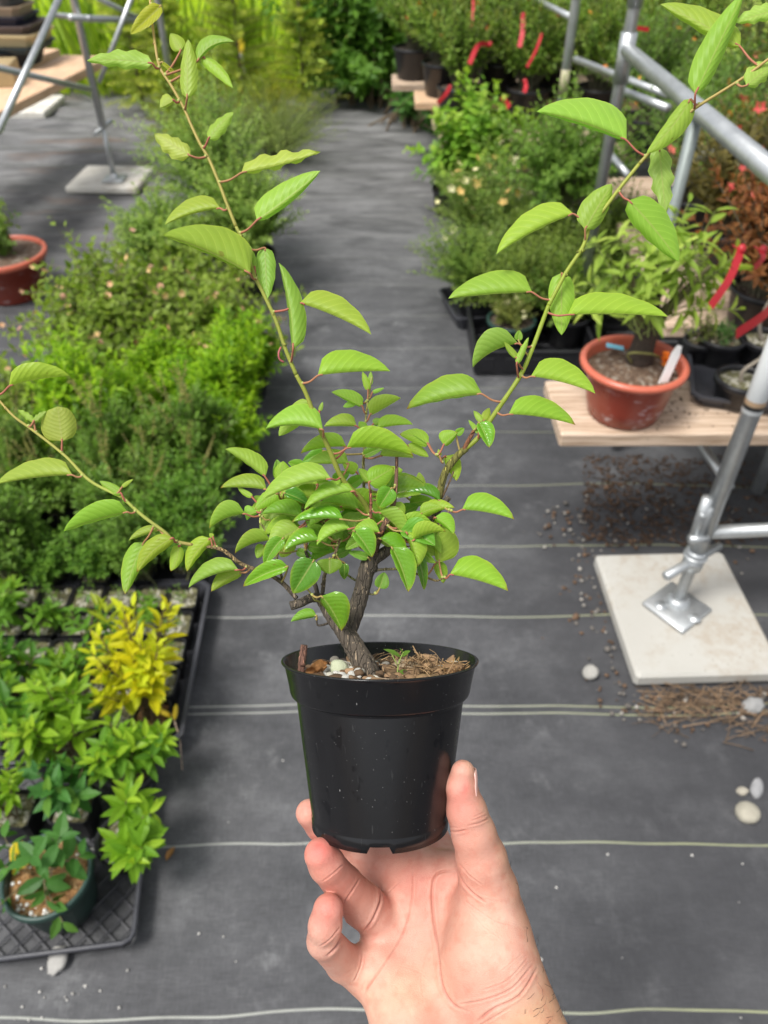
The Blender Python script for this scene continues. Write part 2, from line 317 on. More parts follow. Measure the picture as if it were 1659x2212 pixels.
def m_bark():
    a = N('bark'); c = a.attr('Col'); o = a.coord(); s = a.scale(o, (1, 1, 0.22)); n = a.noise(s, 320, 6, 0.7); v = a.voro(s, 300, 'DISTANCE_TO_EDGE')
    b = a.mix(n, a.mix(1.0, c, (0.35, 0.34, 0.33), 'MULTIPLY'), a.mix(1.0, c, (1.35, 1.3, 1.25), 'MULTIPLY')); fl = a.step(a.noise(a.scale(o, (1, 1, 0.14)), 900, 2), 0.62, 0.68); b = a.mix(a.math('MULTIPLY', fl, 0.75), b, a.mix(1.0, c, (4.2, 3.9, 3.4), 'MULTIPLY'))
    a.set(base=b, rough=0.85); a.bump(a.math('ADD', n, a.math('MULTIPLY', a.step(v, 0.0, 0.08), 0.6)), 1.0, 0.002); MAT['bark'] = a.m
m_bark()
def m_shoot():
    a = N('shoot'); c = a.attr('Col'); o = a.coord(); n = a.noise(o, 140, 4); f = a.step(a.noise(o, 420, 2), 0.66, 0.72); b = a.mix(n, a.mix(1.0, c, (0.8, 0.8, 0.75), 'MULTIPLY'), a.mix(1.0, c, (1.2, 1.2, 1.1), 'MULTIPLY')); b = a.mix(a.math('MULTIPLY', f, 0.3), b, (0.36, 0.33, 0.2)); a.set(base=b, rough=0.5, spec=0.3); a.bump(n, 0.15, 0.0006); MAT['shoot'] = a.m
m_shoot()
def m_pot():
    a = N('pot_black'); c = a.coord(); n = a.noise(a.scale(c, (1, 1, 0.5)), 40, 5); n2 = a.noise(a.scale(c, (1, 1, 0.05)), 90, 4)
    wet = a.step(a.noise(a.scale(c, (1, 1, 0.6)), 110, 3), 0.63, 0.66); b = a.mix(n2, (0.005, 0.005, 0.006), (0.010, 0.010, 0.011)); b = a.mix(wet, b, (0.004, 0.004, 0.005))
    sp = a.math('MULTIPLY', a.step(a.voro(c, 520), 0.14, 0.06), a.step(a.math('ADD', a.voro(c, 520, out=1), a.math('MULTIPLY', a.noise(c, 30, 2), 0.35)), 0.93, 1.0)); sp2 = a.math('MULTIPLY', a.step(a.voro(a.scale(c, (1, 1, 0.45)), 420), 0.16, 0.08), a.step(a.voro(a.scale(c, (1, 1, 0.45)), 420, out=1), 0.9, 0.92)); b = a.mix(a.math('MULTIPLY', a.math('MAXIMUM', sp, sp2), 0.45), b, (0.42, 0.42, 0.4))
    scr = a.step(a.noise(a.scale(c, (1, 1, 0.1)), 500, 2), 0.68, 0.75); b = a.mix(a.math('MULTIPLY', scr, 0.15), b, (0.1, 0.1, 0.1))
    a.set(base=b, rough=a.math('ADD', a.math('MULTIPLY_ADD', n, 0.14, 0.16), a.math('MULTIPLY', wet, -0.06)), spec=0.36); a.bump(a.noise(c, 200, 3), 0.04, 0.001); MAT['pot_black'] = a.m
m_pot()
def m_skin():
    a = N('skin'); c = a.attr('Col'); o = a.coord(); n = a.noise(o, 90, 5); n2 = a.noise(o, 420, 4); w = a.noise(a.scale(o, (1, 0.35, 1)), 900, 2); mot = a.step(a.noise(o, 55, 3), 0.45, 0.65)
    b = a.mix(a.math('MULTIPLY', n, 0.35), c, a.mix(1.0, c, (0.92, 0.74, 0.72), 'MULTIPLY')); b = a.mix(a.math('MULTIPLY', mot, 0.75), b, a.mix(1.0, c, (1.12, 1.2, 1.2), 'MULTIPLY')); b = a.mix(a.math('MULTIPLY', a.step(a.noise(o, 160, 4), 0.45, 0.72), 0.55), b, a.mix(1.0, c, (0.95, 0.70, 0.66), 'MULTIPLY'))
    b = a.mix(a.math('MULTIPLY', a.step(a.noise(o, 28, 3), 0.45, 0.7), 0.3), b, a.mix(1.0, c, (0.86, 0.92, 1.02), 'MULTIPLY'))
    a.set(base=b, rough=a.math('MULTIPLY_ADD', n2, 0.22, 0.40), spec=0.4, sss=0.10); a.b.inputs['Subsurface Radius'].default_value = (1.0, 0.35, 0.2); a.b.inputs['Subsurface Scale'].default_value = 0.004
    vr = a.voro(o, 850, 'DISTANCE_TO_EDGE'); a.bump(a.math('ADD', a.math('MULTIPLY', n2, 0.6), a.math('ADD', a.math('MULTIPLY', w, 0.5), a.math('MULTIPLY', a.step(vr, 0.0, 0.15), 0.7))), 0.26, 0.0012); MAT['skin'] = a.m
m_skin(); simple('nail', (0.70, 0.42, 0.36), 0.28, var=0.06, bump=0.02); simple('hair', (0.02, 0.014, 0.01), 0.5, bump=0)

# ================================================================ GROUND
def ground():
    nx, ny = 260, 520; xs = np.linspace(-8, 8, nx); ys = np.concatenate([np.linspace(-7, -.6, 60), np.linspace(-.58, 7.3, ny - 60)]); X, Y = np.meshgrid(xs, ys)
    Z = 0.004 * np.sin(Y * 9 + 0.9 * np.sin(X * 1.7)) * np.sin(X * 1.3 + Y * 0.7) + 0.0025 * np.sin(Y * 23 + X * 2.1 + np.sin(X * 4)) * (0.5 + 0.5 * np.sin(Y * 1.7 + X))
    Z += np.clip(Y - 2.2, 0, 3) * 0.0042 * np.sin(Y * 17 + 2.4 * np.sin(X * 1.9) + np.sin(X * 5.3 + Y)) * (.4 + .6 * np.sin(Y * 3.1 + X * 1.3) ** 2) + 0.02 * np.exp(-((Y - 6.2) / .25) ** 2) * np.exp(-((X - .1) / .6) ** 2)
    i = (np.arange(ny - 1)[:, None] * nx + np.arange(nx - 1)[None]); F = np.stack([i, i + 1, i + nx + 1, i + nx], -1).reshape(-1, 4)
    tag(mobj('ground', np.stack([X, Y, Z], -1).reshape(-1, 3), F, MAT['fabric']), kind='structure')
    n = 60; xs = np.linspace(-1, 1, n); xs = np.sign(xs) * np.abs(xs) ** 2 * 90; X, Y = np.meshgrid(xs, np.linspace(0, 1, n) ** 2 * 120); Y = Y + 6.9
    i = (np.arange(n - 1)[:, None] * n + np.arange(n - 1)[None]); F = np.stack([i, i + 1, i + n + 1, i + n], -1).reshape(-1, 4)
    tag(mobj('meadow', np.stack([X, Y, np.full_like(X, -0.03)], -1).reshape(-1, 3), F, MAT['meadow']), kind='structure')
    tag(mobj('terrain', [[-120, -120, -.06], [120, -120, -.06], [120, 150, -.06], [-120, 150, -.06]], np.array([[0, 1, 2, 3]]), simple('dirt', (.16, .13, .10), .9, sc=2)), kind='structure')
ground()

# ================================================================ PLANT KIT
T5 = (np.array([[0, 0, 0], [.42, .5, .05], [.42, -.5, .05], [.5, 0, -.04], [1, 0, -.1]]), np.array([[0, 2, 3], [0, 3, 1], [3, 2, 4], [1, 3, 4]]))
def t11(fold=.12, droop=.18):
    P = [[0, 0, 0]]
    for x, w in ((.2, .36), (.5, .5), (.8, .28)):
        for s in (1, 0, -1): P.append([x, w * s, fold * w * abs(s) - droop * x * x])
    P.append([1, 0, -droop]); F = [[0, 2, 1, 1], [0, 3, 2, 2]]
    for k in (1, 4): F += [[k, k + 1, k + 4, k + 3], [k + 1, k + 2, k + 5, k + 4]]
    return np.array(P, float), np.array(F + [[7, 8, 10, 10], [8, 9, 10, 10]])
T11 = t11(); T4 = (np.array([[0, 0, 0], [.5, .5, .0], [.5, -.5, .0], [1, 0, -.05]]), np.array([[0, 2, 3, 1]]))
def leafset(P, D, NN, L, Wd, tmpl, cols):
    D = nrm(D); NN = nrm(NN - D * (NN * D).sum(-1, keepdims=True)); Sd = np.cross(NN, D); t, f = tmpl
    L = np.asarray(L)[:, None, None]; Wd = np.asarray(Wd)[:, None, None]
    V = P[:, None] + t[None, :, 0:1] * L * D[:, None] + t[None, :, 1:2] * Wd * Sd[:, None] + t[None, :, 2:3] * L * NN[:, None]
    F = (np.arange(len(P))[:, None, None] * len(t) + f[None]).reshape(-1, f.shape[1])
    return V.reshape(-1, 3), F, np.repeat(cols, len(t), 0)
def foliate(rng, C, per, t0, L, W, el=(70, 15), cols=((.05, .1, .02), (.1, .18, .03)), tmpl=T5, young=None, flat=0.0, jit=0.25):
    """leaves along curves C (n,m,3): spiral, el = angle above the twig's cross-section at the tip and at t0"""
    n, m, _ = C.shape; k = np.arange(per); t = np.clip(t0 + (1 - t0) * (k + 1) / per, 0, 1)
    t = np.clip(t[None] + rng.normal(size=(n, per)) * .25 / per * (1 - t0), 0, 1); s = t * (m - 1) * 0.9999; i = np.minimum(s.astype(int), m - 2); fr = (s - i)[..., None]
    a = C[np.arange(n)[:, None], i]; b = C[np.arange(n)[:, None], i + 1]; P = (a + (b - a) * fr).reshape(-1, 3); T = nrm((b - a).reshape(-1, 3))
    ref = np.where(np.abs(T[:, 2:3]) > .95, np.array([[1., 0, 0]]), np.array([[0, 0, 1.]])); e1 = nrm(np.cross(T, ref)); e2 = np.cross(T, e1)
    az = (k[None] * 2.39996 + rng.random((n, 1)) * 6.28 + rng.normal(size=(n, per)) * .3).reshape(-1, 1); R = np.cos(az) * e1 + np.sin(az) * e2
    q = ((t - t0) / max(1 - t0, 1e-6)).reshape(-1, 1); e = np.radians(el[1] + (el[0] - el[1]) * q ** 1.5 + rng.normal(size=q.shape) * 9)
    D = nrm(R * np.cos(e) + T * np.sin(e) + rng.normal(size=P.shape) * jit * .5); 
    if flat: D[:, 2] *= (1 - flat); D = nrm(D)
    NN = T + np.array([0, 0, .8]) + rng.normal(size=P.shape) * jit
    c0, c1 = np.array(cols[0]), np.array(cols[1]); lum = ((c0 + c1) / 2) @ np.array([.25, .65, .1]); gf = (.30 / max(lum, .01)) ** .45; c0, c1 = c0 * gf, c1 * gf; mixr = np.clip(rng.random((n, 1)) * .6 + rng.random((n, per)) * .5 - .05, 0, 1).reshape(-1, 1); cl = c0 + (c1 - c0) * mixr
    if young is not None: y = np.clip((q - .6) / .4, 0, 1) * (rng.random((n, 1)) > .35).repeat(per, 1).reshape(-1, 1); cl = cl + (np.array(young) - cl) * y * .8
    sc = (1 - .35 * q[:, 0] ** 3) * rng.uniform(.7, 1.15, len(P))
    return leafset(P, D, NN, L * sc, W * sc, tmpl, cl)
def stemtubes(C, r0, r1, k=3, cols=(.13, .13, .06)):
    n, m, _ = C.shape; T = nrm(np.gradient(C, axis=1)); ref = np.array([.31, .52, .79]); A = nrm(np.cross(T, ref)); B = np.cross(T, A); th = np.arange(k) * 6.28318 / k
    r = np.linspace(r0, r1, m)[None, :, None, None]
    V = (C[:, :, None] + r * (np.cos(th)[None, None, :, None] * A[:, :, None] + np.sin(th)[None, None, :, None] * B[:, :, None])).reshape(-1, 3)
    i = (np.arange(n)[:, None, None] * m + np.arange(m - 1)[None, :, None]) * k; j = np.arange(k)[None, None]; j2 = (j + 1) % k
    return V, np.stack([i + j, i + j2, i + k + j2, i + k + j], -1).reshape(-1, 4), np.broadcast_to(np.array(cols), (len(V), 3))
def dome(rng, n, base, c, R, m=5, inner=.3, up=.25, jb=.02, low=-.35):
    u = nrm(rng.normal(size=(n, 3))); u[:, 2] = np.where(u[:, 2] < low, -u[:, 2], u[:, 2])
    lump = 1 + .22 * np.sin(u @ rng.normal(size=3) * 4 + 1) + .20 * np.sin(u @ rng.normal(size=3) * 7)
    r = (inner + (1 - inner) * rng.random(n) ** .45) * lump; tip = np.array(c) + u * np.array(R) * r[:, None]
    b = np.array(base) + rng.normal(size=(n, 3)) * np.array([jb, jb, 0]); mid = b + (tip - b) * .5 + np.array([0, 0, 1]) * up * np.linalg.norm(tip - b, axis=1)[:, None] * .5 + rng.normal(size=(n, 3)) * .03 * R[0]
    t = np.linspace(0, 1, m)[None, :, None]; return (1 - t) ** 2 * b[:, None] + 2 * t * (1 - t) * mid[:, None] + t ** 2 * tip[:, None]
def arches(rng, n, base, reach, height, droop=.5, m=8, az=(0, 6.283), jb=.03):
    a = rng.uniform(az[0], az[1], n); rr = reach * rng.uniform(.5, 1.1, n); hh = height * rng.uniform(.6, 1.1, n); t = np.linspace(0, 1, m)[None]
    x = rr[:, None] * t ** 1.2; z = hh[:, None] * (1.7 * t - (.7 + droop) * t ** 2) / (1.0); w = rng.normal(size=(n, 1)) * .08 * reach * np.sin(t * 3)
    ca, sa = np.cos(a)[:, None], np.sin(a)[:, None]; b = rng.normal(size=(n, 1, 3)) * jb * np.array([1, 1, 0])
    return np.stack([ca * x - sa * w, sa * x + ca * w, z], -1) + np.array(base) + b
def blossoms(rng, P, r, cols, petals=5):
    n = len(P); ax = nrm(rng.normal(size=(n, 3)) + np.array([0, -.4, 1.0])); e1 = nrm(np.cross(ax, [.3, .9, .1])); e2 = np.cross(ax, e1); Vs = []; D = []; NN = []; PP = []
    for k in range(petals):
        a = k * 6.2832 / petals + .3; d = np.cos(a) * e1 + np.sin(a) * e2; D.append(d + ax * .45); NN.append(ax - d * .4); PP.append(P)
    c = np.array(cols)[rng.integers(0, len(cols), n)] * rng.uniform(.8, 1.15, (n, 1)); L = np.tile(r * rng.uniform(.7, 1.2, n), petals)
    return leafset(np.vstack(PP), np.vstack(D), np.vstack(NN), L, L * .85, T5, np.tile(c, (petals, 1)))
def round_pot(parent, rt, rb, h, mat, rimw=.006, rimh=.02, soil='soil_dark', name='pot', k=32, inset=.015, rimmat=None):
    m = MB(); t = .003
    m.lathe([(0, .001), (rb, 0), (rb + .002, .003), (lerp(rb, rt, .97) - .0, h - rimh), (rt + rimw * .3, h - rimh + .001), (rt + rimw, h - rimh * .8), (rt + rimw, h - .002), (rt + rimw * .6, h), (rt - t, h), (rt - t - .002, h - .004), (lerp(rb, rt, .8) - t, h * .8)], k, mi=0)
    if rimmat: m.M = [np.where((np.arange(len(x)) >= 3 * k), 1, 0) for x in m.M]
    p = m.build(name, [MAT[mat]] + ([MAT[rimmat]] if rimmat else []), parent)
    s = MB(); z = h - inset; s.lathe([(0, z + .004), (rt * .5, z + .003), (rt * .75, z), (lerp(rb, rt, .94), z - .002)], 24); s.build('soil', MAT[soil], parent)
    return p
def square_pot(parent, w, h, soil='soil_moss', mat='black_plastic', yaw=0):
    m = MB(); a = w / 2; b = a * .8
    def ring(r, z):
        c = r * .18; return [[r, r - c, z], [r - c, r, z], [-r + c, r, z], [-r, r - c, z], [-r, -r + c, z], [-r + c, -r, z], [r - c, -r, z], [r, -r + c, z]]
    V = ring(b, 0) + ring(a - .003, h - .012) + ring(a, h - .011) + ring(a, h) + ring(a - .003, h) + ring(a - .006, h - .02); F = [[i * 8 + j, i * 8 + (j + 1) % 8, i * 8 + 8 + (j + 1) % 8, i * 8 + 8 + j] for i in range(5) for j in range(8)]
    m.add(V, F); m.add(ring(b, .001), [[0, 1, 2, 3], [0, 3, 4, 7], [4, 5, 6, 7]]); o = m.build('pot', MAT[mat], parent, smooth=False)
    g = 9; xs = np.linspace(-1, 1, g); X, Y = np.meshgrid(xs, xs); rg = np.random.default_rng(int(w * 1e4 + abs(parent.location.x) * 1e4)); Z = rg.normal(size=X.shape) * .003 + h - .014
    i = (np.arange(g - 1)[:, None] * g + np.arange(g - 1)[None]); s = MB(); s.add(np.stack([X * (a - .0045), Y * (a - .0045), Z], -1).reshape(-1, 3), np.stack([i, i + 1, i + g + 1, i + g], -1).reshape(-1, 4)); s.build('soil', MAT[soil], parent)
def parts(t, leaves, stems=None, flowers=None, fname='foliage', flname='blossoms'):
    if stems: m = MB(); [m.add(*s) for s in stems]; m.build('stems', MAT['stems'], t)
    m = MB(); [m.add(*l) for l in leaves]; m.build(fname, MAT['foliage'], t, smooth=False)
    if flowers: m = MB(); [m.add(*l) for l in flowers]; m.build(flname, MAT['petals'], t, smooth=False)
def copy_tree(o, loc, rotz=0.0, label=None, sc=1.0):
    c = o.copy(); COL.objects.link(c); c.location = loc; c.rotation_euler = (0, 0, rotz); c.scale = (sc,) * 3
    if label: c['label'] = label
    for ch in [x for x in bpy.data.objects if x.parent == o]:
        d = ch.copy(); COL.objects.link(d); d.parent = c
        for g in [x for x in bpy.data.objects if x.parent == ch]:
            e = g.copy(); COL.objects.link(e); e.parent = d
    return c
# ================================================================ SCAFFOLDS, BOARDS, SLABS
SLAB_A = at(1480, 1330, .05)
def slab(c, ex, ey, h, yaw, label, group=None, mat='slab_pale'):
    t = MB(); t.box((0, 0, h / 2), (ex, ey, h), bev=.008); o = t.build('paving_slab', MAT[mat], smooth=False)
    o.location = (c[0], c[1], .003); o.rotation_euler = (0, 0, yaw); return tag(o, label, 'slab', group)
slab(((.64 + 1.02) / 2, 1.385), .385, .44, .045, rad(2), 'square off-white concrete slab under the galvanised screw jack', 'concrete base slabs', 'slab')
lc = at(240, 385, .03); slab(lc, .44, .40, .04, rad(-3), 'white concrete slab under the distant left scaffold leg', 'concrete base slabs')
lc2 = at(78, 230, .03); slab(lc2, .3, .5, .05, rad(0), 'small pale slab lying beneath the wooden board with stacked trays', 'concrete base slabs')

def tube_part(name, P, r, parent, k=14, mat='galv'): m = MB(); m.tube(P, r, k); return m.build(name, MAT[mat], parent, world=True)
SX = .815
def p_on(x, y): d = SX * FPX / (x - W0 / 2); return Q(x, y, d)
# near frame: uprights at Y 1.4 and 2.95, top rail, low rail
fr = thing('scaffold_frame', 'galvanised tube scaffold frame standing on the square slab, thick rail crossing the picture corner', 'scaffold', (SX, 1.40, .05))
Y1, Y3 = 1.40, p_on(1345, 150)[1]; Z1 = p_on(1345, 100)[2]
m = MB(); m.tube([(SX, Y1, .235), (SX, Y1, 1.0), (SX, Y1, 2.4)], .0213, 18); m.tube([(SX, Y1, .235), (SX, Y1, .262)], .0265, 18); up = m.build('upright', MAT['galv'], fr, world=True)
# printed sleeve on the upright
def m_sleeve():
    a = N('sleeve'); c = a.coord(); sx = a.n('SeparateXYZ'); a.l(c, sx.inputs[0]); z = sx.outputs[2]
    b = a.ramp(a.math('MULTIPLY', z, 6.0), [(0.0, (0.72, 0.74, 0.74)), (0.06, (0.72, 0.74, 0.74)), (0.075, (0.03, 0.03, 0.03)), (0.125, (0.03, 0.03, 0.03)), (0.14, (0.62, 0.42, 0.25)), (0.2, (0.62, 0.42, 0.25)), (0.21, (0.72, 0.74, 0.74)), (1, (0.7, 0.72, 0.72))])
    a.set(base=b, rough=0.4); MAT['sleeve'] = a.m
m_sleeve()
zs = Q(1630, 898, .815 * FPX / (1630 - W0 / 2))[2]
m = MB(); m.lathe([(.0216, 0), (.0226, .001), (.0226, .30), (.0216, .301)], 24); sl = m.build('printed_sleeve', MAT['sleeve'], fr); sl.location = (0, 0, zs - .05)
m = MB(); m.tube([(SX, Y3, .05), (SX, Y3, 1.4), (SX, Y3, 2.4)], .0213, 16); m.tube([(SX, Y3, Z1 - .10), (SX, Y3, Z1 + .05)], .027, 16); m.tube([(SX, Y3, Z1 + .12), (SX, Y3, Z1 + .3)], .0255, 16); m.build('upright', MAT['galv'], fr, world=True)
tube_part('top_rail', [(SX, Y3, Z1), (SX, 2.2, Z1 + .01), (SX, Y1, Z1 + .02)], .0235, fr, 18)
tube_part('low_rail', [(SX, Y1, .325), (SX + .5, Y1 + .02, .335), (SX + 1.5, Y1 + .05, .35)], .0175, fr)
y4 = p_on(1480, 350)[1]; tube_part('middle_upright', [(SX, y4, Z1), (SX, y4, .5), (SX, y4, .05)], .0175, fr, 14, 'galv_old')
a0 = Q(1520, 968, 2.12); a1 = Q(1578, 1055, 2.04); tube_part('diagonal_brace', [a0 + (a0 - a1) * 2.0, a0, a1], .0125, fr)
m = MB(); c = np.array([SX - .03, Y1 - .01, .40])
m.tube([c + [0, 0, .05], c + [0.0, -.005, -.08]], .014, 10); m.tube([c + [-.02, -.02, -.07], c + [.03, -.015, -.075]], .011, 10); m.tube([c + [-.01, -.01, .0], c + [.03, .0, .0]], .010, 8); m.box(c + [.01, 0, -.03], (.02, .03, .11), bev=.004)
m.build('clamp', MAT['galv'], fr, world=True)
# screw jack
m = MB(); pr = []
for i in range(60): pr.append((.0135 + .0022 * (i % 2), .055 + i * .0032))
m.lathe([(.0, .055)] + pr + [(0, .25)], 20, c=(SX, Y1, 0)); m.build('jack_screw', MAT['galv'], fr, world=True)
m = MB(); R = np.array(Euler((0, rad(8), rad(40))).to_matrix())
m.tube([(SX + s * .1 * math.cos(.55), Y1 + s * .1 * math.sin(.55), .222 + s * .004) for s in (-1.05, -1, 0, 1, 1.05)], [.008, .0135, .012, .0105, .006], 14); m.tube([(SX, Y1, .200), (SX, Y1, .240)], .027, 18); m.tube([(SX, Y1, .240), (SX, Y1, .246)], .031, 18)
m.build('wing_nut', MAT['galv'], fr, world=True)
m = MB(); m.box((SX - .005, Y1 - .015, .056), (.135, .135, .010), R=np.array(Euler((0, 0, rad(38))).to_matrix()), bev=.004)
m.lathe([(.034, 0), (.03, .014), (.02, .02), (.0, .02)], 20, c=(SX, Y1, .06))
for dx, dy in ((-.05, .0), (.03, -.045)): m.lathe([(.017, 0), (.013, .005), (.0, .006)], 14, c=(SX + dx, Y1 - .015 + dy, .0612))
m.build('base_plate', MAT['galv'], fr, world=True)
# rear frame
fr2 = thing('scaffold_frame', 'rear galvanised scaffold upright with a barcode sticker and slanting thin braces', 'scaffold', (SX, 3.84, 0))
Y2 = p_on(1230, 100)[1]
m = MB(); m.tube([(SX, Y2, 0), (SX, Y2, 1.2), (SX, Y2, 2.3)], .0205, 16)
for zz in (1.12, 1.2): m.tube([(SX, Y2, zz), (SX, Y2, zz + .012)], .0245, 16)
m.build('upright', MAT['galv'], fr2, world=True)
m = MB(); b = p_on(1218, 178); m.tube([(SX, Y2, b[2] - .055), (SX, Y2, b[2] + .055)], .0209, 16); m.build('sticker', simple('sticker', (.35, .33, .2), .5, sc=150, var=.7), fr2, world=True)
for (x0, y0, d0, x1, y1, d1) in ((1243, 128, 3.3, 1443, 206, 2.75), (1344, 196, 2.75, 1443, 234, 2.55), (1150, -5, 4.1, 1237, 39, 3.35), (1310, 325, 2.9, 1358, 380, 2.8), (1492, 345, 2.5, 1640, 297, 2.35)):
    tube_part('brace', [Q(x0, y0, d0), Q((x0 + x1) / 2, (y0 + y1) / 2, (d0 + d1) / 2), Q(x1, y1, d1)], .0135, fr2)
# left scaffold
lb = at(247, 383, .06); lx, ly = lb[0], lb[1]
fl = thing('scaffold_frame', 'grey scaffold with crossing braces behind the long twig, standing on a distant white slab', 'scaffold', (lx, ly, .045))
m = MB(); m.tube([(lx, ly, .05), (lx, ly, .36)], .014, 12); m.tube([(lx, ly, .34), (lx, ly, 1.4), (lx, ly, 2.2)], .021, 14); m.build('upright', MAT['galv'], fl, world=True)
m = MB(); m.box((lx, ly, .052), (.13, .13, .012), bev=.004); m.lathe([(.03, 0), (.02, .03), (0, .03)], 14, c=(lx, ly, .056)); m.build('base_plate', MAT['galv'], fl, world=True)
m = MB(); m.box((lx, ly, .345), (.15, .026, .024), R=np.array(Euler((0, rad(-20), rad(50))).to_matrix()), bev=.006); m.build('wing_nut', MAT['galv'], fl, world=True)
def qz(x, y, d): return Q(x, y, d)
for nm, a, b, r in (('brace', (132, -12, 3.0), (-4, 285, 2.75), .0125), ('brace', (290, -20, 4.0), (214, 178, 4.25), .0125), ('rail', (-30, 140, 3.3), (194, 193, 4.15), .0145), ('rail', (150, 38, 4.0), (330, 46, 4.6), .0165), ('rail', (120, 33, 4.3), (195, 40, 4.1), .014), ('brace', (190, -15, 4.1), (330, 55, 4.6), .0125)):
    a, b = Q(*a), Q(*b); tube_part(nm, [a, (a + b) / 2, b], r, fl, 12)
e = Q(350, 60, 4.7); tube_part('rear_upright', [(e[0], e[1], 0), (e[0], e[1], 1.), (e[0], e[1], 2.2)], .02, fl, 12)

def plank(p0, p1, w, th, label, mat='wood', group='wooden boards of the benches'):
    """board whose centre line runs p0 -> p1 (top face height p[2])"""
    p0, p1 = np.array(p0, float), np.array(p1, float); L = np.linalg.norm(p1 - p0); c = (p0 + p1) / 2; yaw = math.atan2(p1[1] - p0[1], p1[0] - p0[0])
    m = MB(); m.box((0, 0, -th / 2), (L, w, th), bev=.004); o = m.build('wooden_plank', MAT[mat], smooth=False); o.location = c; o.rotation_euler = (0, 0, yaw); return tag(o, label, 'plank', group)
BZ = .53
e0 = at(1212, 938, BZ); PY = e0[1]
plank((e0[0], PY + .125, BZ), (2.3, PY + .135, BZ), .25, .04, 'pale wooden plank carrying the terracotta pot, its sawn end over the path')
plank((1.0, PY + .40, BZ), (2.3, PY + .41, BZ), .25, .04, 'wooden plank under the black trays, behind the one with the terracotta pot')
plank((.86, PY + .68, BZ), (2.4, PY + .69, BZ), .25, .04, 'wooden plank at the right edge below the bronze-leaved azaleas')
plank((.9, PY + .96, BZ), (2.4, PY + .97, BZ), .25, .04, 'wooden plank behind the third board, under red-flowered azaleas')
# far benches
fa = at(846, 150, .5); fb = at(905, 222, .5)
plank((fa[0], fb[1] + .55, .5), (2.6, fb[1] + .55, .5), .26, .04, 'farthest wooden bench board, left end beyond the black nursery pots')
plank((fb[0] - .02, fb[1] + .14, .5), (2.6, fb[1] + .14, .5), .26, .04, 'orange-edged bench board end jutting out below the far azalea pots', 'wood_orange')
fc = at(935, 262, .42); plank((fc[0], fc[1] + .10, .42), (2.6, fc[1] + .10, .42), .26, .04, 'lower bench board under the nearest row of far azaleas'); plank((fc[0] + .03, fc[1] - .22, .40), (2.6, fc[1] - .22, .40), .24, .04, 'weathered bench board half hidden by lime green leaves')
for i, (x, y, z) in enumerate(((.75, PY + .1, BZ), (1.7, PY + .5, BZ), (1.3, fb[1] + .3, .46), (.9, fc[1], .38))):
    m = MB(); m.box((0, 0, 0), (.14, .14, z - .05), bev=.004) if i > 1 else m.tube([(0, 0, -(z - .05) / 2), (0, 0, 0), (0, 0, (z - .05) / 2)], .02, 12)
    o = m.build('bench_leg', MAT['wood' if i > 1 else 'galv'], smooth=i < 2); o.location = (x if i else 1.25, y + .3, (z - .05) / 2 + .003); tag(o, ['round steel prop in the shade under the near planks', 'round steel prop under the right-hand trays', 'wooden block holding up the far bench', 'wooden block under the lower far bench'][i], 'bench leg')
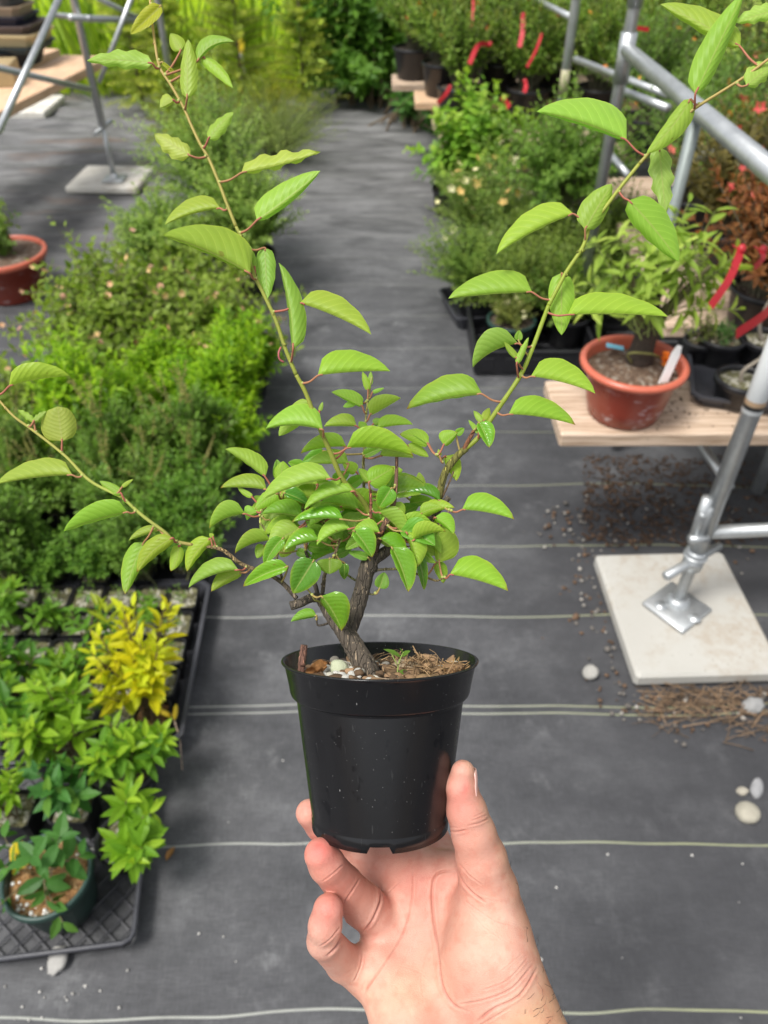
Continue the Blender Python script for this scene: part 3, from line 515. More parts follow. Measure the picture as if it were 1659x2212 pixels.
# left board with the stacked bonsai trays
pa, pb = Q(-60, 268, 3.55), Q(200, 118, 4.7); zb = (pa[2] + pb[2]) / 2
A = at(-40, 262, zb); B = at(196, 120, zb)
plank((A[0] - .25, A[1] - .55, zb), (B[0] - .03, B[1], zb), .30, .045, 'orange pine board at the picture edge under the stacked bonsai trays', 'wood_orange')
plank((A[0] - .65, A[1] - .3, zb), (B[0] - .40, B[1] + .22, zb), .30, .045, 'second pine board, behind the one with the trays at its end', 'wood_orange')
def tray_stack():
    cx = at(70, 150, zb); z = zb + .003
    specs = [('round', .19, .075, (.012, .012, .015), 'dark round bonsai bowl at the bottom of the stack', (60, 168)), ('rect', (.46, .34), .035, (.02, .035, .04), 'dark teal rim tray low in the stack'), ('rect', (.44, .33), .06, (.50, .40, .22), 'cream-yellow bonsai tray in the stack'), ('rect', (.42, .31), .045, (.10, .075, .07), 'brown-grey bonsai tray above the cream one'), ('rect', (.36, .27), .045, (.012, .014, .03), 'navy glazed bonsai tray, middle of the stack'), ('rect', (.33, .25), .05, (.30, .23, .16), 'tan bonsai tray above the navy one'), ('rect', (.32, .24), .05, (.10, .10, .10), 'charcoal bonsai tray near the top of the stack'), ('rect', (.30, .22), .05, (.05, .05, .055), 'topmost-but-one dark bonsai tray'), ('rect', (.27, .2), .05, (.12, .11, .1), 'topmost grey bonsai tray of the stack')]
    x0, y0 = at(55, 140, zb)[:2]
    for i, s in enumerate(specs):
        h = s[2]; m = MB()
        if s[0] == 'round': m.lathe([(0, 0), (s[1] * .8, 0), (s[1], h), (s[1] - .012, h), (s[1] * .75, .02), (0, .02)], 40, col=s[3])
        else:
            a, b = s[1][0] / 2, s[1][1] / 2
            def rg(f, zz): a2, b2 = a * f, b * f; c = .03; return [[a2, b2 - c, zz], [a2 - c, b2, zz], [-a2 + c, b2, zz], [-a2, b2 - c, zz], [-a2, -b2 + c, zz], [-a2 + c, -b2, zz], [a2 - c, -b2, zz], [a2, -b2 + c, zz]]
            V = rg(.90, 0) + rg(.96, h * .75) + rg(1.02, h * .78) + rg(1.02, h) + rg(.96, h) + rg(.9, h * .3); F = [[q * 8 + j, q * 8 + (j + 1) % 8, q * 8 + 8 + (j + 1) % 8, q * 8 + 8 + j] for q in range(5) for j in range(8)]
            for o8 in (0, 40): F += [[o8, o8 + 1, o8 + 2, o8 + 3], [o8, o8 + 3, o8 + 4, o8 + 7], [o8 + 4, o8 + 5, o8 + 6, o8 + 7]]
            m.add(V, F, s[3])
        o = m.build('bonsai_tray', MAT['plain'], smooth=False); o.location = (x0 - .08 + RNG.normal() * .012, y0 + .05 + RNG.normal() * .01, z); o.rotation_euler = (0, 0, rad(-4 + RNG.normal() * 3)); tag(o, s[4], 'bonsai tray', 'bonsai trays stacked on the board'); z += h * .95
    m = MB(); m.box((0, 0, .055), (.2, .16, .11), bev=.003, col=(.36, .27, .14)); o = m.build('cardboard_box', MAT['plain'], smooth=False); q = at(10, 182, zb); o.location = (q[0] - .02, q[1], zb + .002); o.rotation_euler = (0, 0, rad(8)); tag(o, 'small brown cardboard box in front of the stacked trays', 'box')
tray_stack()

# ================================================================ TRAYS AND NEAR LEFT POTS
def mesh_tray(c, ex, ey, h, yaw, label):
    t = thing('carry_tray', label, 'tray', (c[0], c[1], .004), (0, 0, yaw)); m = MB(); a, b = ex / 2, ey / 2
    P = [(a, -b + .02), (a - .006, -b + .006), (a - .02, -b), (-a + .02, -b), (-a, -b + .02), (-a, b - .02), (-a + .02, b), (a - .02, b), (a, b - .02), (a, -b + .02)]
    m.tube([(x, y, h) for x, y in P], .0052, 8, cap=False); m.tube([(x * .985, y * .985, h - .013) for x, y in P], .0035, 6, cap=False); m.build('rim', MAT['tray_plastic'], t)
    m = MB()
    for i in range(9):
        f = [(P[i][0] * .985, P[i][1] * .985, h), (P[i + 1][0] * .985, P[i + 1][1] * .985, h), (P[i + 1][0] * .955, P[i + 1][1] * .955, 0), (P[i][0] * .955, P[i][1] * .955, 0)]; m.add(f, [[0, 1, 2, 3]])
    m.build('side_walls', MAT['black_plastic'], t, smooth=False); m = MB(); st = .043; n = int((ex + ey) / st)
    for s in (1, -1):
        for k in range(-n, n):
            o = k * st * 1.0; p = []
            xs = np.linspace(-a, a, 60); ys = s * xs + o; ok = (np.abs(ys) < b * .97) & (np.abs(xs) < a * .97)
            if ok.sum() > 1: x0, x1 = xs[ok][0], xs[ok][-1]; m.tube([(x0, s * x0 + o, .006 + .0015 * s), (x1, s * x1 + o, .006 + .0015 * s)], .0019, 4)
    m.build('lattice_floor', MAT['tray_plastic'], t, smooth=False); return t
mesh_tray((-.745, .715), .47, .42, .05, rad(7), 'black lattice-bottomed carry tray at the lower left corner')
def flat_tray(c, ex, ey, h, label, yaw=0, z=.004, name='seedling_tray'):
    m = MB(); a, b = ex / 2, ey / 2; P = [(a, -b), (a, b), (-a, b), (-a, -b)]
    def ring(k, z): r = .02; x, y = a + k, b + k; return [[x, y - r, z], [x - r, y, z], [-x + r, y, z], [-x, y - r, z], [-x, -y + r, z], [-x + r, -y, z], [x - r, -y, z], [x, -y + r, z]]
    V = ring(-.012, 0) + ring(0, h - .008) + ring(.008, h - .008) + ring(.008, h) + ring(-.002, h) + ring(-.014, .006); F = [[q * 8 + j, q * 8 + (j + 1) % 8, q * 8 + 8 + (j + 1) % 8, q * 8 + 8 + j] for q in range(5) for j in range(8)]
    for o8 in (0, 40): F += [[o8, o8 + 1, o8 + 2, o8 + 3], [o8, o8 + 3, o8 + 4, o8 + 7], [o8 + 4, o8 + 5, o8 + 6, o8 + 7]]
    m.add(V, F); o = m.build(name, MAT['tray_plastic'], smooth=False); o.location = (c[0], c[1], z); o.rotation_euler = (0, 0, yaw); return tag(o, label, 'tray')
flat_tray((-.84, 1.205), .70, .50, .062, 'black plastic flat full of square mossy pots', rad(2))
flat_tray((-.90, 1.74), .74, .54, .062, 'black flat under the dense dark green seedlings', rad(1))

def lime_plant(name, label, c, z0, h, reach, nshoots, seed, cols, young, L=.052, W=.02, per=11, pot=None, tilt=(0, 0), el=(55, 5), group=None, cat='plant', tmpl=T11, fl=None):
    t = thing(name, label, cat, (c[0], c[1], z0), (0, 0, 0), group); r = np.random.default_rng(seed); hh = 0
    if pot: hh = pot(t)
    C = dome(r, nshoots, (0, 0, hh - .01), (tilt[0], tilt[1], hh + h * .62), (reach, reach, h * .5), inner=.55, jb=.012, up=.15, low=-.2)
    lv = [foliate(r, C, per, .45, L, W, el, cols, tmpl, young, jit=.2)]
    parts(t, lv, [stemtubes(C, .0022, .001, 4, (.16, .11, .06))], fl and [fl(r, C)]); return t
def rp(rt, rb, h, mat='black_plastic', soil='soil_dark', **k): return lambda t: (round_pot(t, rt, rb, h, mat, soil=soil, **k), h)[1]
def sp(w, h, soil='soil_moss'): return lambda t: (square_pot(t, w, h, soil), h)[1]
# green pot with glossy dark leaves
gp = at(98, 1885, .155); GP = thing('potted_plant', 'dark green round pot with glossy leaves and orange gritty soil in the carry tray', 'potted plant', (gp[0], gp[1], .016)); r = np.random.default_rng(5)
round_pot(GP, .082, .062, .135, 'green_plastic', .004, .022, 'soil_orange', k=48, inset=.022)
m = MB()
for i in range(70):
    a, q = r.random() * 6.28, .07 * r.random() ** .5
    if i < 24: a, q = -1.9 + r.normal() * .25, .062 + r.normal() * .006
    m.blob((q * math.cos(a), q * math.sin(a), .113), r.uniform(.0016, .0048), r, (.75, .74, .7) if i % 3 else (.3, .2, .1), sub=1)
m.build('perlite', MAT['bits'], GP)['kind'] = 'stuff'
C = arches(r, 5, (-.03, .01, .11), .12, .085, .9, az=(2.2, 6.9), jb=.012); lv = [foliate(r, C, 7, .22, .05, .024, (40, 10), ((.018, .06, .022), (.05, .13, .035)), T11, (.09, .2, .04))]
C2 = dome(r, 4, (-.01, .01, .11), (.02, .02, .2), (.06, .05, .06), inner=.7); lv.append(foliate(r, C2, 6, .4, .058, .026, (30, 5), ((.015, .055, .02), (.04, .11, .03)), T11))
parts(GP, lv, [stemtubes(C, .0018, .001, 4, (.14, .12, .06)), stemtubes(C2, .002, .001, 4, (.12, .1, .06))])
def tagcard(p, w, h, mat, label, rot=(0, 0, 0), t=.0008, name='plant_label', point=True):
    V = [[-w / 2, 0, 0], [w / 2, 0, 0], [w / 2, 0, h * .8], [w / 4, 0, h], [-w / 4, 0, h], [-w / 2, 0, h * .8]]; V = V + [[x, t, z] for x, _, z in V]
    F = [[0, 1, 2, 5], [2, 3, 4, 5], [6, 11, 8, 7], [8, 11, 10, 9]] + [[i, i + 6, (i + 1) % 6 + 6, (i + 1) % 6] for i in range(6)]
    o = mobj(name, V, np.array(F), MAT[mat], smooth=False); o.location = p; o.rotation_euler = rot; return tag(o, label, 'plant label')
q = at(42, 1838, .19); tagcard((gp[0] - .064, gp[1] + .012, .125), .032, .062, 'label_yellow', 'yellow card label standing in the dark green pot', (rad(-35), rad(18), rad(25)))
q = at(368, 1545, .10); st = thing('stake_label', 'bright yellow folded tag on a bent wire beside the yellow plant', 'plant label', (q[0], q[1], .01)); m = MB(); m.tube([(0, 0, 0), (.004, .004, .05), (.0, .008, .085)], .0016, 6); m.tube([(.03, -.09, .0), (.02, -.03, .045), (0, .008, .085)], .0013, 6); m.build('wire', MAT['wood'], st)
m = MB(); m.blob((-.011, .0, .098), (.017, .007, .02), r, (.8, .68, .03), .1); m.blob((.013, .002, .1), (.016, .006, .02), r, (.8, .7, .04), .1); m.build('tag_card', MAT['label_yellow'], st)

LIME = ((.10, .22, .02), (.20, .36, .03)); LY = (.36, .52, .06)
def pos(x, y, z): q = at(x, y, z); return (q[0], q[1])
for lb, px, py, h, rc, n, sd_, cl, yg, LL in (('mid-green plant with upright leaves at the far left of the mossy flat', 20, 1330, .13, .07, 11, 24, ((.06, .16, .02), (.14, .28, .03)), (.25, .4, .05), .055), ('small green plant at the top of the mossy flat left of the yellow shoots', 110, 1345, .07, .05, 8, 25, ((.05, .13, .02), (.12, .24, .03)), None, .042), ('low bright green plant in the third row of the mossy flat', 120, 1470, .08, .055, 9, 26, ((.07, .18, .02), (.17, .32, .03)), (.28, .44, .05), .048), ('dark green plant at the left edge behind the lime rosettes', 40, 1500, .12, .075, 11, 27, ((.03, .10, .02), (.08, .18, .03)), None, .06), ('green seedling by the right end of the top row of the mossy flat', 330, 1325, .05, .04, 6, 28, ((.05, .13, .02), (.12, .24, .03)), None, .035)): lime_plant('leafy_plant', lb, pos(px, py, .09), .02, h, rc, n, sd_, cl, yg, LL, LL * .36, 8, lambda t: .07)
sqpos = []
for iy in range(5):
    for ix in range(7):
        x, y = -.555 - ix * .0875, 1.02 + iy * .0935
        sqpos.append((x, y))
special = {}
proto = None
def seedling(i, x, y):
    global proto
    h = .075
    if proto is None:
        t = thing('square_pot', 'small square black pot of mossy grit in the seedling flat', 'pot', (x, y, .012), group='square pots in the seedling flat'); square_pot(t, .084, h); proto = t
        r = np.random.default_rng(3); C = dome(r, 6, (0, 0, h - .015), (0, 0, h + .02), (.03, .03, .03)); parts(t, [foliate(r, C, 5, .3, .014, .007, (40, 5), ((.05, .11, .02), (.12, .2, .04)))])
    else: t = copy_tree(proto, (x, y, .012), (i % 4) * math.pi / 2 + RNG.normal() * .05, sc=1.0)
for i, (x, y) in enumerate(sqpos):
    if i in (0, 9, 3, 16): continue
    seedling(i, x, y)
# yellow plant
x, y = sqpos[0]
t = lime_plant('yellow_shrub', 'golden yellow leaved shrublet in a square pot beside the path', (x, y), .012, .27, .11, 32, 11, ((.48, .60, .03), (.92, .82, .03)), (.6, .7, .05), .055, .021, 9, sp(.084, .075, 'soil_orange'), (-.015, .03), (60, 15), cat='shrub')
r = np.random.default_rng(2); C = dome(r, 3, (-.05, .05, .2), (-.07, .10, .33), (.04, .03, .05), inner=.8); mm = MB(); mm.add(*foliate(r, C, 4, .5, .055, .017, (60, 30), ((.25, .33, .03), (.35, .42, .04)), T11)); mm.build('tall_shoot', MAT['foliage'], t, smooth=False)
x, y = sqpos[3]; lime_plant('leafy_plant', 'green plant with broad lime leaves at the left picture edge, among mossy pots', (x - .13, y + .05), .012, .17, .085, 16, 21, LIME, (.26, .4, .05), .05, .022, 8, sp(.084, .075), cat='plant')
x, y = sqpos[9]; lime_plant('leafy_plant', 'small mid-green sprig in a mossy pot left of the yellow plant', (x, y), .012, .11, .05, 7, 22, ((.05, .14, .02), (.10, .22, .03)), (.18, .32, .05), .045, .017, 7, sp(.084, .075))
x, y = sqpos[16]; lime_plant('leafy_plant', 'thin upright green seedling in the middle of the mossy flat', (x, y), .012, .16, .04, 6, 23, ((.04, .11, .02), (.09, .2, .03)), None, .045, .015, 7, sp(.084, .075))
# lime rosette plants in front of the flat
lime_plant('rosette_plant', 'lime green rosette plant in front of the yellow shrublet', pos(165, 1635, .06), .012, .20, .10, 17, 31, LIME, LY, .062, .022, 11, sp(.088, .085, 'soil_moss'))
lime_plant('rosette_plant', 'bright green plant with a few yellowing leaves left of the lime rosettes', pos(55, 1600, .08), .012, .17, .085, 13, 35, ((.04, .12, .02), (.10, .22, .03)), (.18, .33, .04), .06, .024, 8, sp(.088, .085, 'soil_moss'))
lime_plant('rosette_plant', 'lime green plant leaning over the path edge below the yellow tag', pos(285, 1668, .08), .012, .15, .075, 17, 32, ((.06, .16, .02), (.17, .33, .03)), (.34, .52, .05), .06, .022, 10, rp(.05, .038, .085), (.03, -.01))
lime_plant('rosette_plant', 'lime plant with star-like rosettes in a black round pot at the tray corner', pos(262, 1800, .12), .012, .11, .085, 11, 33, ((.09, .22, .02), (.19, .36, .03)), (.34, .52, .05), .06, .022, 10, rp(.052, .04, .095, soil='soil_moss'), (.035, -.01), (45, 0))
lime_plant('rosette_plant', 'dark green glossy plant behind the dark green pot', pos(150, 1725, .12), .012, .13, .075, 8, 34, ((.02, .07, .03), (.04, .12, .03)), (.14, .28, .04), .06, .026, 7, sp(.088, .085), (.01, .0))
lime_plant('rosette_plant', 'pale green rosettes spilling past the left edge above the carry tray', pos(20, 1735, .12), .012, .10, .07, 8, 36, LIME, (.28, .44, .05), .04, .015, 11, sp(.088, .085), (.0, .0))

# ================================================================ LEFT BEDS
def bush(name, label, cat, loc, ntw, per, c, R, L, W, cols, young=None, seed=1, t0=.5, el=(65, 5), tmpl=T5, stemc=(.13, .14, .06), sr=.0024, flowers=None, pot=None, group=None, up=.25, inner=.3, base=(0, 0, 0), jb=.02, m=5, flat=0, extra=None, stemn=None, low=-.35):
    t = thing(name, label, cat, loc, group=group); r = np.random.default_rng(seed); hh = pot(t) if pot else 0
    C = dome(r, ntw, np.array(base) + [0, 0, max(hh - .02, 0)], c, R, m, inner, up, jb, low); lv = [foliate(r, C, per, t0, L, W, el, cols, tmpl, young, flat)]; stv = [stemtubes(C[:stemn or max(30, ntw // 2)], sr, sr * .3, 3, stemc)]; fl = None
    if extra: extra(r, lv, stv, hh)
    if flowers: n, rr, fc = flowers; k = r.integers(0, ntw, n); P = C[k, -1] + r.normal(size=(n, 3)) * np.array(R) * .05; fl = [blossoms(r, P, rr, fc)]
    parts(t, lv, stv, fl); return t
# dark green seedlings block
DG = ((.045, .115, .025), (.11, .22, .045))
def dried(r, lv, stv, hh):
    C = dome(r, 7, (0, 0, .15), (0, 0, .30), (.08, .08, .07), inner=.7, up=.1); lv.append(foliate(r, C, 26, .45, .010, .005, (60, 20), ((.24, .25, .09), (.36, .36, .16)), T4)); stv.append(stemtubes(C, .001, .0005, 3, (.22, .17, .1)))
def bed(protos, n, spot, zoff):
    made = []
    for k in range(n):
        x, y, s = spot(k); p = int(RNG.integers(0, len(protos)))
        if k < len(protos): made.append(protos[k]((x, y, zoff)))
        else: copy_tree(made[p], (x, y, zoff), RNG.uniform(0, 6.28), sc=s)
def dk(seed, R, h, cols, lab, grp, ex=None, L=.022): return lambda loc: bush('box_seedling', lab, 'shrub', loc, 170, 15, (0, 0, h), R, L, L * .55, cols, (.17, .32, .06), seed, .3, (60, 5), group=grp, inner=.3, pot=sp(.09, .08), extra=ex)
LA, GA = 'small dark green leafy seedling in the dense block beside the path', 'dark green seedlings in the dense block'
bed([dk(41, (.095, .09, .09), .17, DG, LA, GA), dk(43, (.085, .10, .11), .18, ((.05, .11, .03), (.13, .22, .06)), LA, GA, None, .026), dk(44, (.11, .09, .075), .16, ((.04, .10, .02), (.10, .21, .04)), LA, GA, None, .019)], 13, lambda k: (-.57 - (k % 6) * .115 + RNG.normal() * .025, 1.49 + (k // 6) * .12 + RNG.normal() * .02, RNG.uniform(.7, 1.35)), .012)
LB, GB = 'green seedling topped with dry straw-coloured sprays behind the dense block', 'seedlings with dry sprays'
bed([dk(42, (.10, .10, .10), .18, ((.06, .13, .03), (.14, .23, .06)), LB, GB, dried), dk(45, (.09, .09, .12), .17, ((.07, .13, .04), (.17, .25, .08)), LB, GB, dried, .025)], 10, lambda k: (-.56 - (k % 5) * .14 + RNG.normal() * .03, 1.76 + (k // 5) * .14 + RNG.normal() * .025, RNG.uniform(.7, 1.45)), .012)
LC, GC = 'bright lime green feathery shrub in the band behind the dark seedlings', 'lime green shrubs in the band'
def lm(seed, R, h, cols): return lambda loc: bush('lime_shrub', LC, 'shrub', loc, 190, 17, (0, 0, h), R, .036, .014, cols, (.34, .54, .03), seed, .3, (45, 15), group=GC, inner=.3, pot=rp(.065, .05, .09), up=.1)
bed([lm(51, (.14, .13, .13), .17, ((.09, .22, .012), (.22, .42, .02))), lm(52, (.17, .13, .10), .15, ((.07, .18, .012), (.18, .36, .02))), lm(53, (.12, .14, .16), .18, ((.11, .25, .015), (.26, .46, .025)))], 13, lambda k: (-.50 - (k % 5) * .165 - (k // 5) * .03 + RNG.normal() * .045, 2.10 + (k // 5) * .19 + RNG.normal() * .035, RNG.uniform(.65, 1.45)), .006)
# honeysuckle-like arching shrubs with pink-cream flowers
HS = ((.09, .17, .035), (.27, .38, .08))
def arch_shrub(name, label, loc, n, reach, height, seed, per=22, L=.055, W=.027, az=(0, 6.283), fl=40, pot=None, cols=HS, young=(.24, .34, .08), group=None, droop=.5, rmul=1, potkw=None):
    t = thing(name, label, 'shrub', loc, group=group); r = np.random.default_rng(seed); hh = pot(t) if pot else 0
    C = arches(r, n, (0, 0, max(hh - .01, 0)), reach, height, droop, az=az); C2 = dome(r, n * 7, (0, 0, 0), (0, 0, height * .45 + hh), (reach * .62, reach * .62, height * .5), inner=.3, up=.45); C2[:, -1] += r.normal(size=(len(C2), 3)) * .05
    lv = [foliate(r, C, per, .15, L, W, (20, -25), cols, T11, young, jit=.4), foliate(r, C2, 14, .3, L * .95, W * 1.1, (45, 0), (tuple(np.array(cols[0]) * .8), cols[1]), T5, young, jit=.4)]
    P = np.vstack([C[r.integers(0, n, fl), r.integers(4, 8, fl)], C2[r.integers(0, n * 7, fl // 2), -1]]) + r.normal(size=(fl + fl // 2, 3)) * .02
    parts(t, lv, [stemtubes(C, .004, .0015, 4, (.22, .19, .11)), stemtubes(C2, .0025, .001, 3, (.16, .13, .08))], [blossoms(r, P, .014, ((.72, .46, .38), (.75, .55, .40), (.68, .40, .42)), 6)] if fl else None); return t
arch_shrub('honeysuckle_shrub', 'arching shrub with drooping leaves at the left, reaching toward the terracotta bowl', (-1.10, 2.80, .005), 20, .46, .46, 61, az=(1.1, 1.9), fl=26)
arch_shrub('honeysuckle_shrub', 'shrub with many pinkish cream flowers above the lime band, beside the path', (-.72, 2.72, .005), 26, .44, .42, 62, fl=80)
arch_shrub('honeysuckle_shrub', 'arching shrub with few flowers in the middle of the left bed', (-1.05, 2.66, .005), 24, .48, .42, 63, fl=36)
arch_shrub('honeysuckle_shrub', 'loose leafy shrub at the left picture edge below the terracotta bowl', (-1.42, 2.36, .005), 16, .30, .16, 64, fl=8, az=(0, 6.28))
arch_shrub('honeysuckle_shrub', 'leafy shrub with brownish inner twigs behind the pink-flowered one', (-.85, 3.1, .005), 18, .38, .42, 65, fl=12)
# terracotta bowl
tb = at(18, 545, .20); t = arch_shrub('potted_shrub', 'shrub in a wide terracotta bowl at the left picture edge', (tb[0] - .03, tb[1], .004), 9, .12, .30, 66, per=16, droop=.2, L=.04, W=.022, fl=0, pot=rp(.185, .14, .20, 'terracotta', 'soil_brown', rimw=.012, rimh=.03, rimmat='terracotta_rim'), cols=((.07, .14, .04), (.17, .28, .09)))
# blue-green fine shrub
for i, (x, y, h, rr, s, lb) in enumerate(((-.80, 3.80, .82, .33, 71, 'tall fine-leaved blue-green shrub in the middle of the left bed'), (-.62, 3.45, .60, .26, 72, 'fine-leaved blue-green shrub beside the path, black pot showing'), (-.98, 3.35, .46, .26, 73, 'low fine-leaved blue-green shrub left of its taller neighbour'))):
    bush('fine_shrub', lb, 'shrub', (x, y, .005), 420, 24, (0, 0, h * .56), (rr, rr, h * .48), .028, .013, ((.15, .27, .075), (.30, .45, .14)), (.38, .52, .18), s, .3, (50, 15), group='fine-leaved blue-green shrubs', pot=rp(.11, .09, .18), up=.5, tmpl=T4, sr=.003)
bush('dome_shrub', 'wide low olive dome of very fine twigs at the far end of the path', 'shrub', (-.72, 5.35, .0), 420, 26, (0, 0, .20), (.50, .42, .26), .024, .0055, ((.13, .20, .07), (.26, .34, .13)), (.32, .40, .15), 74, .35, (50, 20), tmpl=T4, low=-.1)
bush('dome_shrub', 'yellow-tipped low conifer mat behind the olive dome shrub', 'shrub', (-.85, 5.95, 0), 200, 22, (0, 0, .25), (.45, .3, .2), .03, .006, ((.14, .19, .03), (.30, .34, .04)), (.5, .46, .05), 75, .4, (40, 25), tmpl=T4)
# spruce saplings
def spruce(label, loc, h, seed, cols, young):
    t = thing('spruce_sapling', label, 'tree', loc, group='spruce saplings at the far end'); r = np.random.default_rng(seed); C = []
    nw = int(h / .045)
    for i in range(nw):
        z = .08 + (h - .1) * i / nw; ln = .36 * (1 - i / nw) ** .7 * h + .05
        for k in range(6):
            a = r.random() * 6.28; d = np.array([math.cos(a), math.sin(a), .25 + .3 * i / nw]); p0 = np.array([0, 0, z]); q = np.linspace(0, 1, 4)[:, None]; C.append(p0 + q * d * ln * r.uniform(.7, 1.1) + np.array([0, 0, -.15 * ln]) * q ** 2)
    C = np.array(C); parts(t, [foliate(r, C, 60, .1, .035, .009, (35, 20), cols, T4, young)], [stemtubes(C, .003, .001, 3, (.14, .1, .06))])
    m = MB(); m.tube([(0, 0, 0), (0, 0, h * .5), (.005, 0, h)], [.012, .008, .003], 8, col=(.13, .095, .06)); m.build('trunk', MAT['stems'], t); return t
SC = ((.18, .27, .05), (.36, .45, .08)); SY = (.55, .62, .1)
for i, (x, y, h, lb) in enumerate(((-1.02, 6.1, 1.05, 'spruce sapling with a yellow and white tag on its leader'), (-1.55, 6.2, .9, 'yellow-green spruce sapling behind the upper left twig'), (-.62, 6.5, .8, 'pale spruce sapling nearest the dark far bush'), (-1.35, 5.4, .55, 'short spruce sapling left of the olive dome'), (-1.9, 6.6, 1.0, 'spruce sapling beside the left scaffold'), (-1.15, 5.15, .4, 'smallest spruce sapling in front of the others'))):
    spruce(lb, (x, y, .0), h, 80 + i, SC, SY)
q = Q(517, 92, 5.55); o = tagcard((q[0], q[1], q[2] - .20), .035, .14, 'label_white', 'white plant tag hanging from the yellow strip', (rad(8), 0, rad(10))); o = tagcard((q[0] + .002, q[1] - .01, q[2] - .09), .045, .12, 'label_yellow', 'yellow plastic strip on the spruce leader', (rad(-6), rad(6), rad(-12)))

# ================================================================ FAR BACKGROUND
def bigbush(label, loc, R, n, L, W, cols, young, seed, per=14, c=None, trunk=True):
    t = thing('leafy_bush', label, 'bush', loc); r = np.random.default_rng(seed); C = dome(r, n, (0, 0, 0), c or (0, 0, R[2] * .8), R, inner=.45, up=.3, jb=.15, low=-.75)
    lv = [foliate(r, C, per, .5, L, W, (40, 0), cols, T5, young, jit=.5)]; st = [stemtubes(C[:150], .008, .002, 4, (.14, .1, .06))]; parts(t, lv, st)
DB = ((.045, .12, .025), (.12, .24, .045))
bigbush('dark green broadleaf thicket at the end of the path', (-.05, 6.95, 0), (.72, .5, .85), 520, .11, .06, DB, (.10, .22, .05), 90)
bigbush('dark green thicket filling the space behind the far bench', (.75, 7.7, 0), (.9, .5, .95), 450, .10, .05, DB, (.09, .2, .05), 91)
bigbush('low leafy weeds spilling onto the path under the far bench', (.33, 6.25, 0), (.30, .42, .28), 130, .085, .045, ((.03, .085, .03), (.075, .17, .05)), (.12, .24, .07), 92)
bigbush('tall dark shrubbery behind the far right azaleas', (2.3, 7.4, 0), (1.2, .6, 1.3), 520, .09, .045, DB, (.08, .18, .04), 93)
bigbush('dark green shrubbery at the far right picture corner', (3.6, 6.2, 0), (1.2, .9, 1.5), 520, .09, .045, DB, (.08, .18, .04), 94)
def grass():
    r = np.random.default_rng(4); n = 26000; x = r.uniform(-8.5, -.75, n); y = 7.0 + r.random(n) ** 1.4 * 11; h = r.uniform(.12, .34, n)
    P = np.stack([x, y, np.full(n, -.03)], -1); D = nrm(np.stack([r.normal(size=n) * .5, r.normal(size=n) * .5, np.ones(n)], -1)); c = lerp(np.array([.32, .46, .03]), np.array([.58, .70, .08]), r.random((n, 1))); V, F, cl = leafset(P, D, nrm(r.normal(size=(n, 3)) * [1, 1, .2]), h, h * .035 + .008, T4, c)
    tag(mobj('grass', V, F, MAT['foliage'], None, False, cl), kind='stuff')
    n = 420; k = 30; cx = r.uniform(-4.2, -.9, k); cy = r.uniform(6.75, 8.2, k); i = r.integers(0, k, n); P = np.stack([cx[i] + r.normal(size=n) * .07, cy[i] + r.normal(size=n) * .07, np.zeros(n)], -1); C = []
    h = r.uniform(.4, .9, n); D = nrm(np.stack([r.normal(size=n) * .5, r.normal(size=n) * .5, np.ones(n)], -1)); c = lerp(np.array([.16, .28, .04]), np.array([.36, .50, .07]), r.random((n, 1))); V, F, cl = leafset(P, D, nrm(r.normal(size=(n, 3)) * [1, 1, .2]), h, np.full(n, .022), T11, c)
    m = MB(); m.add(V, F, cl); tag(m.build('tall_grass', MAT['foliage'], None, False), kind='stuff')
grass()

# ================================================================ RIGHT BEDS
# black crates on the ground
def crate(c, ex, ey, h, label, yaw=0):
    m = MB(); a, b = ex / 2, ey / 2; t = .006
    for s in (-1, 1):
        m.box((0, s * b, h / 2), (ex - .001, t, h * .9), bev=.002); m.box((s * a, 0, h / 2), (t, ey - .015, h * .9), bev=.002)
        m.box((0, s * b, h - .006), (ex + .012, .016, .012), bev=.003); m.box((s * a, 0, h - .0065), (.016, ey - .02, .012), bev=.003)
    for k in range(5): m.box((0, -b + (k + .5) * ey / 5, .004), (ex - .012, ey / 5 * .55, .006)); m.box((-a + (k + .5) * ex / 5, -b - .004, h * .45), (.05, .004, h * .5), bev=.001)
    for k in (-1, 0, 1): m.box((k * ex / 3, 0, .0115), (.02, ey - .012, .006))
    o = m.build('plastic_crate', MAT['black_plastic'], smooth=False); o.location = (c[0], c[1], .003); o.rotation_euler = (0, 0, yaw); return tag(o, label, 'crate')
ca = at(1022, 815, 0); crate((ca[0] + .245, ca[1] + .21), .48, .40, .115, 'black slotted plastic crate on the fabric behind the terracotta pot'); crate((ca[0] + .76, ca[1] + .24), .48, .40, .115, 'black plastic crate partly hidden behind the terracotta pot')
cb = at(968, 690, .05); flat_tray((cb[0] + .17, cb[1] + .16), .33, .30, .06, 'empty black hexagonal-edged tray at the path side left of the crate', rad(12))
OL = ((.07, .14, .035), (.17, .27, .075))
gq = at(1105, 690, .16)
def wfl(n): return (n, .011, ((.75, .74, .68), (.72, .7, .6)))
bush('potted_plant', 'green round pot of fine leaves and white blooms inside the crate', 'potted plant', (gq[0], gq[1], .014), 120, 14, (0, 0, .19), (.12, .12, .07), .017, .008, ((.07, .10, .03), (.16, .18, .06)), None, 101, .4, pot=rp(.095, .07, .15, 'green_plastic'), flowers=wfl(16))
def put(x, y, z): q = at(x, y, z); return (float(q[0]), float(q[1]))
